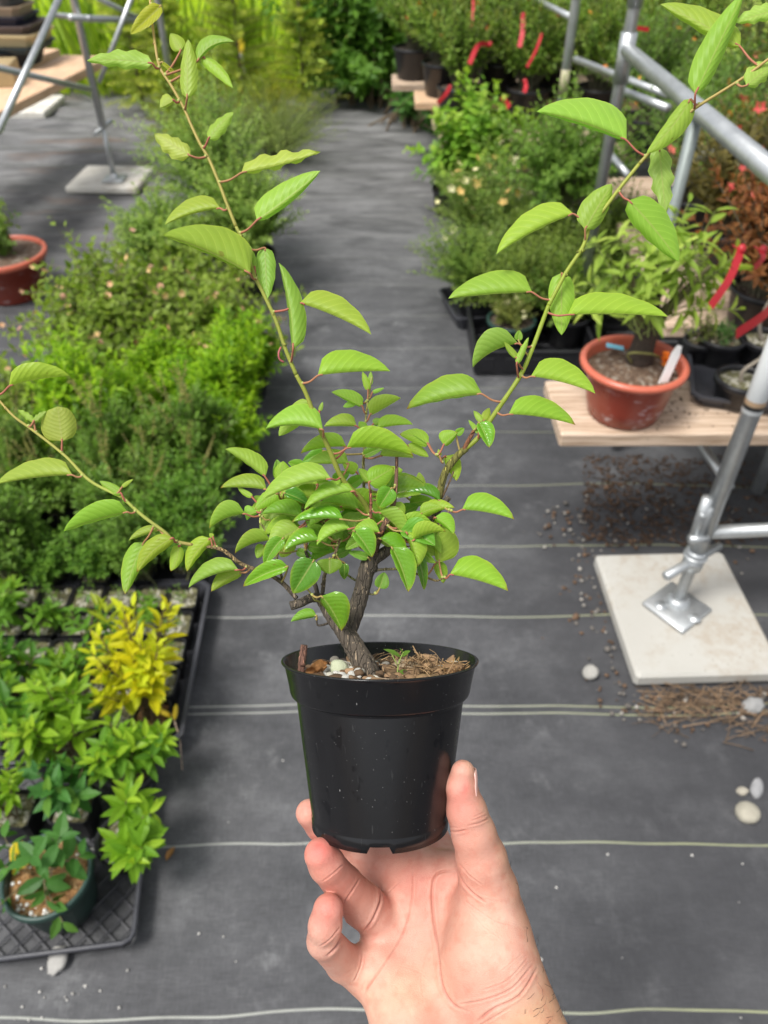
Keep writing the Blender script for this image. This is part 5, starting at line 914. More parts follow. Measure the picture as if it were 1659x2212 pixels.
branch('long_left_branch', [(LEFTL[:7], 6.5, 4.6, BK * 1.4, (.27, .19, .08)), (LEFTL[6:11], 4.6, 4.2, (.28, .23, .07), (.30, .36, .07)), (LEFTL[10:], 4.2, 2.6, (.30, .36, .07), (.38, .27, .09))])
UPL = [(806, 1128, -1), (792, 1095, -1.5), (775, 1072, -2), (740, 1035, -2.6), (715, 980, -3.2), (695, 935, -3.6), (680, 900, -3.9), (660, 848, -4.2), (640, 810, -4.4), (617, 755, -4.6), (597, 695, -4.8), (572, 640, -4.9), (548, 590, -5), (530, 530, -5), (510, 490, -5), (490, 440, -5), (475, 400, -5), (452, 345, -5), (432, 310, -5), (412, 268, -5), (398, 235, -5), (370, 185, -5), (345, 145, -5), (335, 95, -5), (328, 40, -5), (322, -30, -5)]
branch('upper_left_branch', [(UPL[:9], 7.5, 5.0, (.18, .21, .035), (.24, .26, .04)), (UPL[8:15], 5, 4.2, (.22, .25, .04), (.24, .25, .045)), (UPL[14:], 4.2, 2.8, (.26, .24, .05), (.38, .26, .09))])
RT_ = [(935, 1118, .6), (948, 1075, .4), (956, 1037, .2), (967, 1011, .1), (990, 983, 0), (1008, 968, -.1), (1035, 943, -.3), (1063, 902, -.5), (1092, 860, -.8), (1126, 808, -1), (1147, 761, -1.2), (1170, 700, -1.4), (1185, 660, -1.6), (1198, 635, -1.7), (1222, 590, -1.9), (1258, 535, -2.2), (1275, 490, -2.4), (1310, 445, -2.7), (1340, 405, -3), (1380, 355, -3.3), (1420, 310, -3.6), (1460, 270, -3.9), (1500, 235, -4.2), (1555, 200, -4.6), (1610, 165, -5), (1670, 120, -5.4)]
branch('right_branch', [(RT_[:6], 8.5, 7.5, (.16, .15, .035), (.17, .17, .035)), (RT_[5:13], 7, 5.6, (.20, .24, .03), (.22, .29, .03)), (RT_[12:20], 5.6, 4.6, (.22, .29, .03), (.28, .30, .05)), (RT_[19:], 4.6, 3.2, (.26, .24, .05), (.36, .25, .09)),
    ([(1000, 975, -.1), (1010, 955, -.3), (1024, 930, -.5)], 6, 5, (.22, .09, .04), (.24, .10, .05)), ([(955, 1075, .3), (967, 1050, .1), (980, 1018, 0)], 3, 2, (.14, .09, .05), (.14, .09, .05)), ([(957, 1000, 0), (951, 990, -.1), (944, 984, -.2)], 3.2, 2.6, GR, GR)])
branch('crown_branches', [
    ([(803, 1212, 0), (835, 1190, .1), (860, 1168, .2), (891, 1144, .3), (923, 1134, .4), (938, 1112, .5), (959, 1087, .4), (970, 1074, .3)], 13, 6, BK, BK * 1.2),
    ([(858, 1172, .1), (890, 1162, -.3), (925, 1152, -.5), (945, 1138, -.6), (960, 1130, -.6)], 6, 3.4, (.14, .14, .04), (.2, .22, .04)), ([(930, 1148, -.5), (950, 1128, -.7), (962, 1112, -.9), (972, 1103, -1)], 3.2, 2.2, (.14, .09, .06), (.26, .19, .13)),
    ([(805, 1205, 0), (818, 1165, -.6), (832, 1130, -1.0), (848, 1095, -1.3), (854, 1060, -1.5), (857, 1000, -1.6), (856, 945, -1.7)], 8, 2.8, (.12, .07, .045), (.2, .11, .07)), ([(800, 1120, -1.4), (801, 1090, -1.5), (800, 1059, -1.6)], 4.2, 4.0, (.24, .09, .05), (.22, .08, .05)),
    ([(806, 1198, .2), (800, 1150, -.4), (806, 1128, -1)], 9, 7.5, (.13, .12, .045), (.16, .16, .04)),
    ([(800, 1195, .4), (770, 1160, .6), (735, 1142, .7), (690, 1122, .6), (650, 1098, .4), (610, 1078, .2)], 6, 3, BK, (.24, .15, .08)), ([(735, 1142, .7), (705, 1132, .3), (672, 1115, .1), (660, 1105, .0)], 3.6, 2.4, (.2, .12, .07), (.24, .14, .08)),
    ([(795, 1200, .9), (790, 1120, 1.5), (785, 1020, 2.0), (787, 960, 2.2), (790, 905, 2.4), (795, 862, 2.5), (803, 815, 2.6)], 5, 2.2, (.14, .12, .05), (.36, .36, .12)),
    ([(686, 1285, .2), (682, 1268, .1), (675, 1246, .0), (668, 1215, -.1), (660, 1190, -.2)], 7, 4, BK, BK * 1.2), ([(696, 1285, 0), (699, 1262, -.3), (702, 1240, -.6), (712, 1222, -.8), (722, 1200, -.9), (735, 1165, -.9)], 6, 3.4, BK * 1.2, (.17, .12, .06)),
    ([(612, 1261, -.4), (600, 1215, -.2), (590, 1170, .0), (572, 1142, .1), (562, 1128, .1), (566, 1105, .1), (570, 1088, .1)], 4, 2.4, (.13, .1, .06), (.28, .32, .08)),
    ([(700, 1312, 0), (690, 1300, -.8), (680, 1296, -1.2), (672, 1283, -1.5), (655, 1262, -1.6)], 3, 2, (.2, .22, .05), (.26, .22, .07)), ([(712, 1345, 0), (697, 1350, -.3), (686, 1350, -.5), (684, 1338, -.5)], 3.6, 2.2, BK, BK),
    ([(777, 1258, .2), (762, 1250, .1), (745, 1238, 0)], 3.4, 2.6, BK * 1.2, GR), ([(795, 1282, 0), (806, 1284, -.2), (812, 1280, -.3), (820, 1270, -.3)], 3, 1.8, BK, GR), ([(808, 1232, 0), (830, 1230, -.3), (856, 1229, -.6)], 4, 3.2, BK, (.15, .14, .05)), ([(856, 1229, -.4), (895, 1238, -.2), (928, 1250, -.2), (946, 1254, -.3), (966, 1243, -.4)], 3.6, 2.4, (.16, .13, .05), (.26, .2, .08)),
    ([(858, 1165, .1), (870, 1140, .8), (885, 1105, 1.2), (890, 1070, 1.5)], 4, 2.5, BK, BK * 1.3), ([(828, 1145, -.8), (845, 1120, -1.3), (862, 1098, -1.6)], 3, 2, (.14, .1, .05), (.2, .14, .06))])
# ---- leaves: base x,y, tip x,y, left half, right half (photo px, sign = side), bow, depth cm (None = from the shoot), kind
# kinds: p pale, g glossy dark, d dull dark, y yellow, t pale with yellow-brown tip, q glossy with yellow-brown tip, c crinkled pale
LV = {
'upper_left_branch': [(348, 12, 282, 74, -20, 16, 0, -5.2, 'y'), (329, 137, 187, 131, -22, 17, -4, -5.4, 'c'), (404, 212, 406, 84, 15, -22, 0, -5.8, 'p'), (426, 132, 507, 90, 22, -6, 16, -5.6, 'p'), (390, 110, 368, 72, 14, -18, 0, -4.8, 'p'), (437, 124, 503, 190, 10, -15, 6, -5.4, 'p'), (350, 134, 388, 168, 4, -4, 0, -5, 'y'), (375, 216, 346, 233, -20, 6, 0, -5.3, 'c'), (411, 336, 333, 288, 24, -17, 0, -5.3, 'c'), (450, 300, 504, 241, 13, -18, 2, -5.4, 'c'), (522, 373, 693, 328, 27, -5, -5, -5.6, 'c'), (555, 476, 692, 369, 36, -11, -4, -5.8, 'p'), (476, 450, 356, 486, -34, -4, -5, -4.4, 'p'), (540, 591, 351, 508, -62, 4, -6, -5.9, 'p'), (572, 535, 577, 646, 21, -20, 0, -4.6, 'p'), (550, 578, 540, 530, 6, -7, 0, -4.9, 'p'),
    (633, 754, 602, 567, 5, -31, -8, -5.5, 'p'), (648, 655, 802, 723, 43, 10, 5, -5.2, 'p'), (687, 811, 843, 802, 48, 9, 3, -4.8, 'p'), (698, 929, 574, 926, -47, -12, -8, -4.6, 'p'), (672, 868, 602, 942, -24, 18, 0, -3.2, 'p'), (690, 888, 697, 868, 4, -5, 0, -3.9, 'p'), (715, 1034, 565, 1080, -44, -3, -6, -3.4, 'p'), (765, 1061, 657, 1100, -32, -4, -6, -2.8, 'p'), (748, 965, 649, 980, -31, -5, -5, -1.2, 't'), (753, 1002, 664, 1002, -31, 0, 0, -1.4, 'p'), (749, 968, 894, 986, 46, 10, 8, -3.0, 't')],
'long_left_branch': [(20, 834, 150, 812, 38, 5, 4, -3, 'p'), (134, 953, 125, 878, 40, -34, 0, -2.6, 'r'), (73, 911, 38, 885, 5, -8, 0, -2.7, 'c'), (73, 910, 100, 888, 7, -6, 0, -2.8, 'c'), (156, 1026, -9, 1047, -39, -6, -4, -2.5, 'p'), (262, 1066, 215, 1039, -10, 11, 0, -2.2, 'p'), (263, 1053, 288, 1035, 5, -4, 0, -2.3, 'p'), (275, 1106, 137, 1148, -37, 3, -3, -2.3, 'p'), (345, 1145, 278, 1168, -15, 3, -3, -1.5, 'p'), (374, 1162, 296, 1236, -23, 14, -10, -2.4, 't'), (311, 1171, 270, 1284, -25, 16, -4, -1.2, 't'), (386, 1178, 369, 1234, 13, -15, 4, -1.6, 't'), (455, 1163, 404, 1235, -22, 11, -8, -1.5, 't'), (515, 1231, 407, 1270, -33, -4, -8, -1.6, 'p'), (522, 1237, 456, 1278, -22, 10, -6, -.6, 't'), (622, 1224, 525, 1267, -24, 11, -5, -1.5, 'q'), (460, 1160, 452, 1152, 5, -5, 0, -1.2, 'p')],
'right_branch': [(1041, 851, 878, 884, -49, 2, -5, -.9, 't'), (1099, 895, 1243, 918, 43, 4, 5, -1.1, 't'), (1147, 813, 1286, 850, 47, 4, 5, -1.4, 'p'), (1119, 742, 1021, 794, -46, -3, -10, -1.6, 'p'), (1120, 736, 1122, 713, 9, -8, 0, -1.2, 'd'), (1116, 774, 1089, 738, 5, -9, 2, -1.8, 'p'), (1116, 786, 1142, 728, 7, -7, 0, -1.9, 'p'), (1149, 631, 968, 645, -49, 0, -2, -1.8, 'p'), (1227, 680, 1443, 684, 46, 3, 3, -1.9, 'p'), (1213, 590, 1213, 724, 27, -27, 0, -1.2, 'p'), (1239, 462, 1072, 550, -45, 0, -6, -2.6, 'p'), (1264, 495, 1322, 397, 34, -22, 0, -2.7, 'p'), (1358, 433, 1466, 565, 42, -28, 4, -3.1, 'p'), (1424, 318, 1438, 462, 23, -25, 0, -2.8, 'c'), (1492, 214, 1396, 332, -16, 27, 6, -4.2, 'p'), (1353, 303, 1159, 241, -58, 6, -6, -3.6, 'p'), (1502, 203, 1606, -14, 35, -18, 0, -5, 'p'), (1599, 101, 1426, 9, -36, 17, -4, -4.4, 'p'), (1680, 20, 1587, 48, -20, 16, 0, -5, 'c'), (1612, 185, 1682, 130, 26, -16, 0, -5.2, 'c'),
    (924, 959, 890, 938, -1, 1, 0, 0, 'p'), (926, 959, 863, 938, -18, 14, -6, .2, 't'), (958, 961, 988, 934, 24, -8, 0, -.4, 't'), (985, 938, 1003, 925, 8, -8, 0, -.1, 'd'), (962, 985, 986, 1039, 25, -7, 0, .5, 't'), (950, 985, 947, 970, 4, -5, 0, -.2, 'p'), (1034, 912, 1057, 967, 24, -10, 2, -1.0, 'q'), (1034, 936, 1012, 907, 5, -6, 0, -.6, 'p'), (1040, 912, 1023, 887, 6, -8, 0, .2, 'p'), (1045, 908, 1057, 881, 9, -9, 0, .3, 'p')],
'crown_branches': [(573, 1030, 486, 970, -27, 3, -3, -.5, 'p'), (576, 1058, 476, 1054, -28, -2, -3, -.3, 't'), (545, 1074, 513, 1052, 5, -7, 2, 0, 'p'), (605, 1038, 612, 996, 15, -20, 0, .2, 'p'), (600, 1036, 598, 992, 9, -14, 0, 1, 'd'), (655, 1012, 622, 999, -14, 7, 0, 1.2, 'd'), (701, 974, 653, 998, -12, 14, 0, .8, 'd'), (783, 878, 716, 847, -19, 5, -2, 2.2, 'p'), (770, 867, 741, 879, -7, 7, 0, 2.6, 'p'), (770, 920, 700, 921, -23, 2, -2, 2.2, 'p'), (799, 896, 866, 860, 25, -4, 2, 2.2, 'p'), (795, 843, 783, 803, 6, -8, 0, 2.4, 'p'), (800, 832, 801, 802, 5, -5, 0, 2.6, 'p'), (804, 848, 830, 838, 4, -4, 0, 2.6, 'p'), (815, 926, 892, 917, 23, 3, 2, 2, 'p'), (806, 916, 827, 907, 9, -6, 0, 2.3, 'p'), (790, 926, 775, 911, -8, 9, 0, 2.2, 'p'),
    (785, 985, 832, 964, 12, -7, 0, .8, 'd'), (820, 985, 893, 989, 21, 2, 0, -1.8, 'p'), (880, 962, 926, 987, 12, -8, 0, .6, 'p'), (797, 1042, 851, 1010, 23, -22, 0, -2.0, 't'), (797, 1041, 774, 1012, 6, -12, 0, -1.4, 'p'), (846, 1054, 818, 1098, -20, 18, 0, -1.9, 'q'), (838, 1054, 918, 1048, 26, 0, 2, .2, 'd'), (951, 1083, 871, 1067, -23, -8, -8, -.6, 'g'), (908, 1111, 957, 1097, 17, -10, 4, -1.2, 't'), (850, 1085, 863, 1128, 19, -12, 0, -1.3, 't'), (998, 1101, 1111, 1122, 37, 3, 4, -.9, 't'), (949, 1215, 940, 1118, 11, -38, -4, -.2, 'p'), (972, 1241, 1098, 1277, 45, 3, 4, -.8, 't'), (846, 1182, 882, 1279, 32, -9, 4, -2.2, 'q'), (900, 1192, 916, 1275, 13, -9, 3, -1.2, 'g'), (902, 1175, 942, 1216, 8, -13, -4, -1.0, 'd'), (888, 1150, 942, 1200, 20, -20, 0, .4, 'p'), (942, 1214, 958, 1260, 15, -10, 2, .2, 't'), (820, 1271, 831, 1236, 13, -15, 0, -.4, 'd'), (764, 1146, 804, 1204, 28, -11, 3, -2.2, 'q'), (792, 1158, 746, 1187, -16, 9, 0, -1.0, 'd'), (818, 1152, 843, 1182, 12, -9, 0, -.6, 'p'), (848, 1150, 906, 1128, 19, -8, 0, .3, 'p'), (832, 1142, 776, 1116, -21, 12, 0, -.4, 'd'),
    (530, 1110, 452, 1142, -33, -3, -7, -.4, 't'), (556, 1106, 533, 1124, -18, 6, -6, .2, 'p'), (600, 1066, 551, 1101, -14, 15, -4, -.8, 't'), (613, 1065, 667, 1091, 19, -6, 3, -.6, 'g'), (582, 1123, 612, 1157, 23, -19, 0, .2, 'd'), (585, 1168, 507, 1196, -28, -1, -7, -.3, 't'), (572, 1178, 555, 1206, -14, 9, 0, .3, 'p'), (690, 1168, 612, 1192, -31, -7, -4, -1.8, 'q'), (612, 1162, 571, 1222, -18, 12, -4, -1.4, 'q'), (741, 1122, 630, 1128, -26, -3, -4, -2.4, 'q'), (678, 1210, 633, 1282, -29, 27, 0, -2.2, 'g'), (712, 1206, 712, 1240, 24, -25, 0, -1.6, 'd'), (694, 1288, 738, 1363, 39, -9, 4, -2.4, 'q'), (684, 1330, 628, 1343, -17, 3, -2, -.8, 'd'), (744, 1216, 744, 1252, 9, -11, 0, -.4, 'g'), (796, 1205, 752, 1192, -9, 8, 0, -.6, 'd'), (664, 1180, 712, 1186, 13, -11, 0, .6, 'd'), (706, 1152, 671, 1128, -13, 11, 0, .4, 'p'), (640, 1190, 673, 1202, 9, -9, 0, .2, 'd'),
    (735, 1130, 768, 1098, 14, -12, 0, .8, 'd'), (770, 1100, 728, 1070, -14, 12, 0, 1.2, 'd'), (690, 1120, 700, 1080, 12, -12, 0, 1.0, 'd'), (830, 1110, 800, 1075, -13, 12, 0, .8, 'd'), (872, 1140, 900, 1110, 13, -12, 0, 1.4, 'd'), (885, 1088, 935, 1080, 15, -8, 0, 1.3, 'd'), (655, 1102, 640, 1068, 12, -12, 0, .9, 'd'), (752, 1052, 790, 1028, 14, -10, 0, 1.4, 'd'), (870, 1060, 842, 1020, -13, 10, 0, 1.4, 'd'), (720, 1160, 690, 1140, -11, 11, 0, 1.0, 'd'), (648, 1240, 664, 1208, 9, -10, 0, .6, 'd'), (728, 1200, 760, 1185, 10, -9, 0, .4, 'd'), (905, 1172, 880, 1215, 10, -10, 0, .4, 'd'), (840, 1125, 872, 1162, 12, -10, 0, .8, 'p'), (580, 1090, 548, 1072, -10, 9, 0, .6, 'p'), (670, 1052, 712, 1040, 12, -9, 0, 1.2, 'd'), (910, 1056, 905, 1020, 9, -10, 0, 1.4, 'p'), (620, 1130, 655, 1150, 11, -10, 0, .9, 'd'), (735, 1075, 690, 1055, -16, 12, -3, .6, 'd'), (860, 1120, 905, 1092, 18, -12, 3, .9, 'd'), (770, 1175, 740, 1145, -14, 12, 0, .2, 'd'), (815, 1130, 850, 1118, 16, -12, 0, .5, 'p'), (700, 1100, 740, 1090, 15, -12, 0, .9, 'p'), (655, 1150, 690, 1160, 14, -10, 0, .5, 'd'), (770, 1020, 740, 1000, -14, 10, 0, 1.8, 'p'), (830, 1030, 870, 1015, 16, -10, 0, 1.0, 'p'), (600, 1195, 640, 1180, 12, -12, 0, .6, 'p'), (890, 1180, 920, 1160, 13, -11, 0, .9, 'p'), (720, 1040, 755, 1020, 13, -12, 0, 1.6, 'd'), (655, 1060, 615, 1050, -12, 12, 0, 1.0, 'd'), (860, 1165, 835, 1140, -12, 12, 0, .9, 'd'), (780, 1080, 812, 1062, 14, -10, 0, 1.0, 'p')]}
rx_ = np.random.default_rng(31)
for k in range(27):
    a_ = rx_.random() * 6.283; q_ = rx_.random() ** .5; bx_, by_ = 745 + 135 * q_ * math.cos(a_), 1112 + 72 * q_ * math.sin(a_); s_ = 1 if rx_.random() < .5 + (bx_ - 745) / 300 else -1; an = rx_.normal() * .45 + .25; L_ = rx_.uniform(58, 94); w_ = L_ * rx_.uniform(.34, .44)
    LV['crown_branches'].append((bx_, by_, bx_ + s_ * L_ * math.cos(an), by_ + L_ * math.sin(an), s_ * w_, s_ * (-w_ * rx_.uniform(-.2, .5)), s_ * 5, rx_.uniform(-1.6, 1.4), 'ptptdq'[k % 6]))
for k in range(14):
    bx_, by_ = 845 + 80 * rx_.normal() * .6, 1140 + 38 * rx_.normal() * .6; s_ = 1 if rx_.random() < .5 + (bx_ - 830) / 160 else -1; an = rx_.normal() * .5 + .45; L_ = rx_.uniform(54, 84); w_ = L_ * rx_.uniform(.34, .44)
    LV['crown_branches'].append((bx_, by_, bx_ + s_ * L_ * math.cos(an), by_ + L_ * math.sin(an), s_ * w_, s_ * (-w_ * rx_.uniform(-.2, .5)), s_ * 5, rx_.uniform(-2.0, .2), 'ptqdtp'[k % 6]))
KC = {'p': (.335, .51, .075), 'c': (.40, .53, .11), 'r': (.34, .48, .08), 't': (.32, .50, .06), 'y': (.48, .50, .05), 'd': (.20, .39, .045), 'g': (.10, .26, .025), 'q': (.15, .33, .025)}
NU, NV = 16, 5
SP = np.vstack([p for p, _ in STEMS]); SN = sum([[n] * len(p) for p, n in STEMS], []); SN = np.array(SN)
def to_px(P): d = P - CP; z = d @ FW; return np.stack([W0 / 2 + FPX * (d @ RT) / z, H0 / 2 - FPX * (d @ UP) / z], -1), z
SPX, SPZ = to_px(SP)
rl = np.random.default_rng(5)
for part, leaves in LV.items():
    mp, pet, base0 = MB(), MB(), []; lu = []; mi = []
    own = SN == part; XS = 1.12 if part == 'crown_branches' else 1.04
    for bx, by, tx, ty, a, b, bow, dz, kd in leaves:
        B2, T2 = np.array([bx, by], float), np.array([tx, ty], float); d2 = T2 - B2; L = np.linalg.norm(d2)
        if L < 8: continue
        d2 /= L; n2 = np.array([d2[1], -d2[0]]); dep = D0 + dz / 100
        u = np.linspace(0, 1, NU); w = max(1.25 * abs(a), 1.25 * abs(b), .2 * L, 6); fs = 1.0 if rl.random() < .68 else -.8
        pr = (u + .004) ** (.36 if kd == 'r' else .40) * np.maximum(1 - u, 0) ** (.45 if kd == 'r' else .76); pr = pr / pr.max(); pr[0] = .04; pr[-1] = 0
        tipz = rl.normal() * .12 * L + (.10 * L if kd in 'gq' else 0); wav = .035 * L * rl.uniform(.3, 1.0) * (1.5 if kd == 'c' else 1); ph = rl.random() * 6
        rows = []; lus = []
        rnd = rl.random()
        for sgn, ext in ((1, a), (-1, b)):
            away = math.sqrt(max(w * w - ext * ext, 0)) * .8
            # the half that turns back goes away from the lens, the broad half leans slightly toward it
            dirz = (fs * .8 if sgn == 1 else 1.0) if a * b >= 0 or min(abs(a), abs(b)) < .25 * max(abs(a), abs(b)) else (.45 if kd in 'pctr' else -.45)
            if abs(b) > abs(a) and a * b <= 0 and dirz in (fs * .8, 1.0): dirz = fs * .8 if sgn == -1 else 1.0
            vs = np.linspace(0, 1, NV) if sgn == 1 else np.linspace(0, 1, NV)[1:]
            for v in vs:
                off = ext * XS * pr * (v ** .92); sh = -.06 * L * v * 0
                zz = tipz * u ** 1.5 + dirz * away * pr * v + .24 * w * v * (1 - v) * -2 * pr + wav * np.sin(u * 17 + ph) * v ** 2 * (1.0 if kd == 'c' else .35)
                off = off + (wav * .9 * np.sin(u * 23 + ph) * v ** 3 * np.sin(np.pi * u) * (1 if kd == 'c' else .22))
                xy = B2 + d2 * (u * L)[:, None] + n2 * (bow * 4 * u * (1 - u) + off)[:, None]
                rows.append([Q(x, y, dep + z * PX) for (x, y), z in zip(xy, zz)]); lus.append(np.stack([u, np.full(NU, v * sgn), np.full(NU, rnd)], -1))
        V = np.array(rows); nr = len(rows); order = list(range(NV - 1, -1, -1)) + list(range(NV, nr)); V = V[order]; lus = np.array(lus)[order]
        i = np.arange(nr - 1)[:, None] * NU + np.arange(NU - 1)[None]; F = np.stack([i, i + 1, i + NU + 1, i + NU], -1).reshape(-1, 4)
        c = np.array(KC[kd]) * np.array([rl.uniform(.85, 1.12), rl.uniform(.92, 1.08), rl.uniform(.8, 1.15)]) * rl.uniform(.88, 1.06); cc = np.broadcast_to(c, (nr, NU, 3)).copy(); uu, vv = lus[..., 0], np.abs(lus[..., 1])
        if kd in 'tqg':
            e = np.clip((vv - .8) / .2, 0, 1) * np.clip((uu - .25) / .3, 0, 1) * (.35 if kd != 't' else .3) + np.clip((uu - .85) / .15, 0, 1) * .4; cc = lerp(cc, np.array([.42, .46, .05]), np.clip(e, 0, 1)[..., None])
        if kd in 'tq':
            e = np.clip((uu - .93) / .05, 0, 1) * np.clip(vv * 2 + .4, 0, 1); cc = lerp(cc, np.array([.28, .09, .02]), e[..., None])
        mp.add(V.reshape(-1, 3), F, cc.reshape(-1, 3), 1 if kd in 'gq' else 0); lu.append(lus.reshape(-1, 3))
        # petiole from the nearest point of this shoot
        dist = np.hypot(SPX[own, 0] - bx + d2[0] * 18, SPX[own, 1] - by + d2[1] * 18 - 6) + np.abs(SPZ[own] - dep) * 900; k = np.argmin(dist); node = SP[own][k]; bp = Q(bx, by, dep)
        if np.linalg.norm(SPX[own][k] - B2) < 95:
            mid = (node + bp) / 2 - UP * .0012; tipm = V.reshape(nr, NU, 3)[NV - 1, 1]; red = np.array((.34, .10, .07)) if kd in 'pcrt' else np.array((.30, .22, .07)); red = lerp(red, np.array((.32, .24, .08)), rl.random() * .5)
            pet.tube(spline([node, mid, bp, tipm], 12), np.linspace(2.3, 1.7, 12) * PX, 8, col=red)
            pet.blob(node + nrm(bp - node) * 3 * PX, 3.8 * PX, rl, (.33, .36, .10), .2, 1.0, 1)
    o = mp.build('foliage', [MAT['leaf_pale'], MAT['leaf_glossy']], BR[part]); 
    M = np.array(world_of(PL).inverted()); me = o.data; co = np.empty(len(me.vertices) * 3, np.float32); me.vertices.foreach_get('co', co); co = co.reshape(-1, 3) @ M[:3, :3].T + M[:3, 3]; me.vertices.foreach_set('co', co.astype(np.float32).ravel())
    at_ = me.attributes.new('luv', 'FLOAT_VECTOR', 'POINT'); at_.data.foreach_set('vector', np.vstack(lu).astype(np.float32).ravel()); me.update()
    if part == 'upper_left_branch': pet.tube(spline(sk([(613, 782, -4.6), (604, 776, -4.7), (602, 762, -4.8), (607, 750, -4.7)]), 10), 1.9 * PX, 8, col=(.36, .10, .10))
    o = pet.build('leaf_stalks', MAT['stems'], BR[part]); me = o.data; co = np.empty(len(me.vertices) * 3, np.float32); me.vertices.foreach_get('co', co); co = co.reshape(-1, 3) @ M[:3, :3].T + M[:3, 3]; me.vertices.foreach_set('co', co.astype(np.float32).ravel()); me.update()
# little weed in the pot
m = MB(); b0 = sk([(858, 1472, -1.5), (860, 1440, -1.6), (866, 1420, -1.6), (872, 1408, -1.6)]); m.tube(spline(b0, 12), np.linspace(1.8, 1.1, 12) * PX, 6, col=(.25, .34, .08)); m.tube(spline(sk([(860, 1440, -1.6), (852, 1425, -1.7), (846, 1412, -1.7)]), 8), 1.1 * PX, 6, col=(.25, .34, .08)); m.build('weed_stem', MAT['stems'], PL, world=True)
m = MB()
for (x0, y0, x1, y1, w) in ((866, 1420, 832, 1398, 14), (868, 1418, 884, 1404, 15), (862, 1450, 884, 1455, 17), (870, 1412, 866, 1400, 9)):
    A_, B_ = Q(x0, y0, D0 - .016), Q(x1, y1, D0 - .018); V, F, c = leafset(A_[None], (B_ - A_)[None], (UP - FW * .6)[None], [np.linalg.norm(B_ - A_)], [w * PX], T11, np.array([[.12, .24, .05]])); m.add(V, F, c)
m.build('weed_leaves', MAT['foliage'], PL, world=True)

# ================================================================ THE HAND
def cpt(x, y, d): return np.array([(x - W0 / 2) / FPX * d, (y - H0 / 2) / FPX * d, d])
HS_ = .00115
lo = np.array([-.062, .128, .345]); hi = np.array([.17, .415, .535]); dims = np.ceil((hi - lo) / HS_).astype(int)
gx, gy, gz = [lo[k] + np.arange(dims[k]) * HS_ for k in range(3)]
def cap_field(chain, zs=1.0):
    """distance to a chain of (x, y, depth, r px): capsules with tapering radius, on the whole grid"""
    out = None
    for (a, b) in zip(chain[:-1], chain[1:]):
        A, B = cpt(*a[:3]), cpt(*b[:3]); ra, rb_ = a[3] * a[2] / FPX, b[3] * b[2] / FPX
        A = A * [1, 1, zs]; B = B * [1, 1, zs]; AB = B - A; q = float(AB @ AB)
        px_, py_, pz_ = gx[:, None, None] - A[0], gy[None, :, None] - A[1], gz[None, None, :] * zs - A[2]
        t = np.clip((px_ * AB[0] + py_ * AB[1] + pz_ * AB[2]) / q, 0, 1).astype(np.float32)
        d = np.sqrt((px_ - t * AB[0]) ** 2 + (py_ - t * AB[1]) ** 2 + (pz_ - t * AB[2]) ** 2) - (ra + t * (rb_ - ra))
        out = d.astype(np.float32) if out is None else smin(out, d.astype(np.float32), .0025)
    return out
def smin(a, b, k):
    h = np.clip(.5 + .5 * (b - a) / k, 0, 1); return b + (a - b) * h - k * h * (1 - h)
PALM = [([(838, 1838, .497, 40), (885, 1868, .488, 46), (905, 1915, .480, 50)], 1.2),
    ([(972, 1890, .476, 52), (900, 1905, .478, 50), (840, 2010, .468, 48), (812, 2085, .455, 44)], 1.25),
    ([(830, 2110, .450, 62), (885, 2210, .436, 84), (990, 2420, .418, 92), (1130, 2700, .40, 98)], 1.2),
    ([(930, 2010, .468, 78), (960, 2130, .452, 95)], 1.3),
    ([(1052, 1985, .452, 74), (1058, 2070, .436, 103), (1105, 2200, .43, 104), (1215, 2420, .415, 100), (1370, 2700, .40, 100)], 1.15)]
FING = [([(668, 1756, .476, 29), (694, 1782, .484, 33), (760, 1828, .497, 37), (840, 1880, .488, 42), (900, 1930, .478, 46)], 1),
    ([(692, 1846, .424, 35), (706, 1868, .427, 38), (742, 1912, .442, 41), (784, 1955, .456, 45), (835, 2000, .468, 47)], 1),
    ([(709, 1965, .420, 33), (702, 2000, .421, 35), (700, 2032, .426, 36), (742, 2078, .446, 38), (800, 2110, .458, 46)], 1),
    ([(770, 1735, .512, 29), (850, 1755, .520, 33), (930, 1815, .512, 40), (975, 1890, .484, 46)], 1)]
THUMB = [(1000, 1668, .428, 26), (997, 1700, .430, 33), (1008, 1752, .432, 42.5), (1023, 1800, .434, 47), (1040, 1855, .438, 54), (1055, 1925, .444, 64), (1060, 1990, .446, 76)]
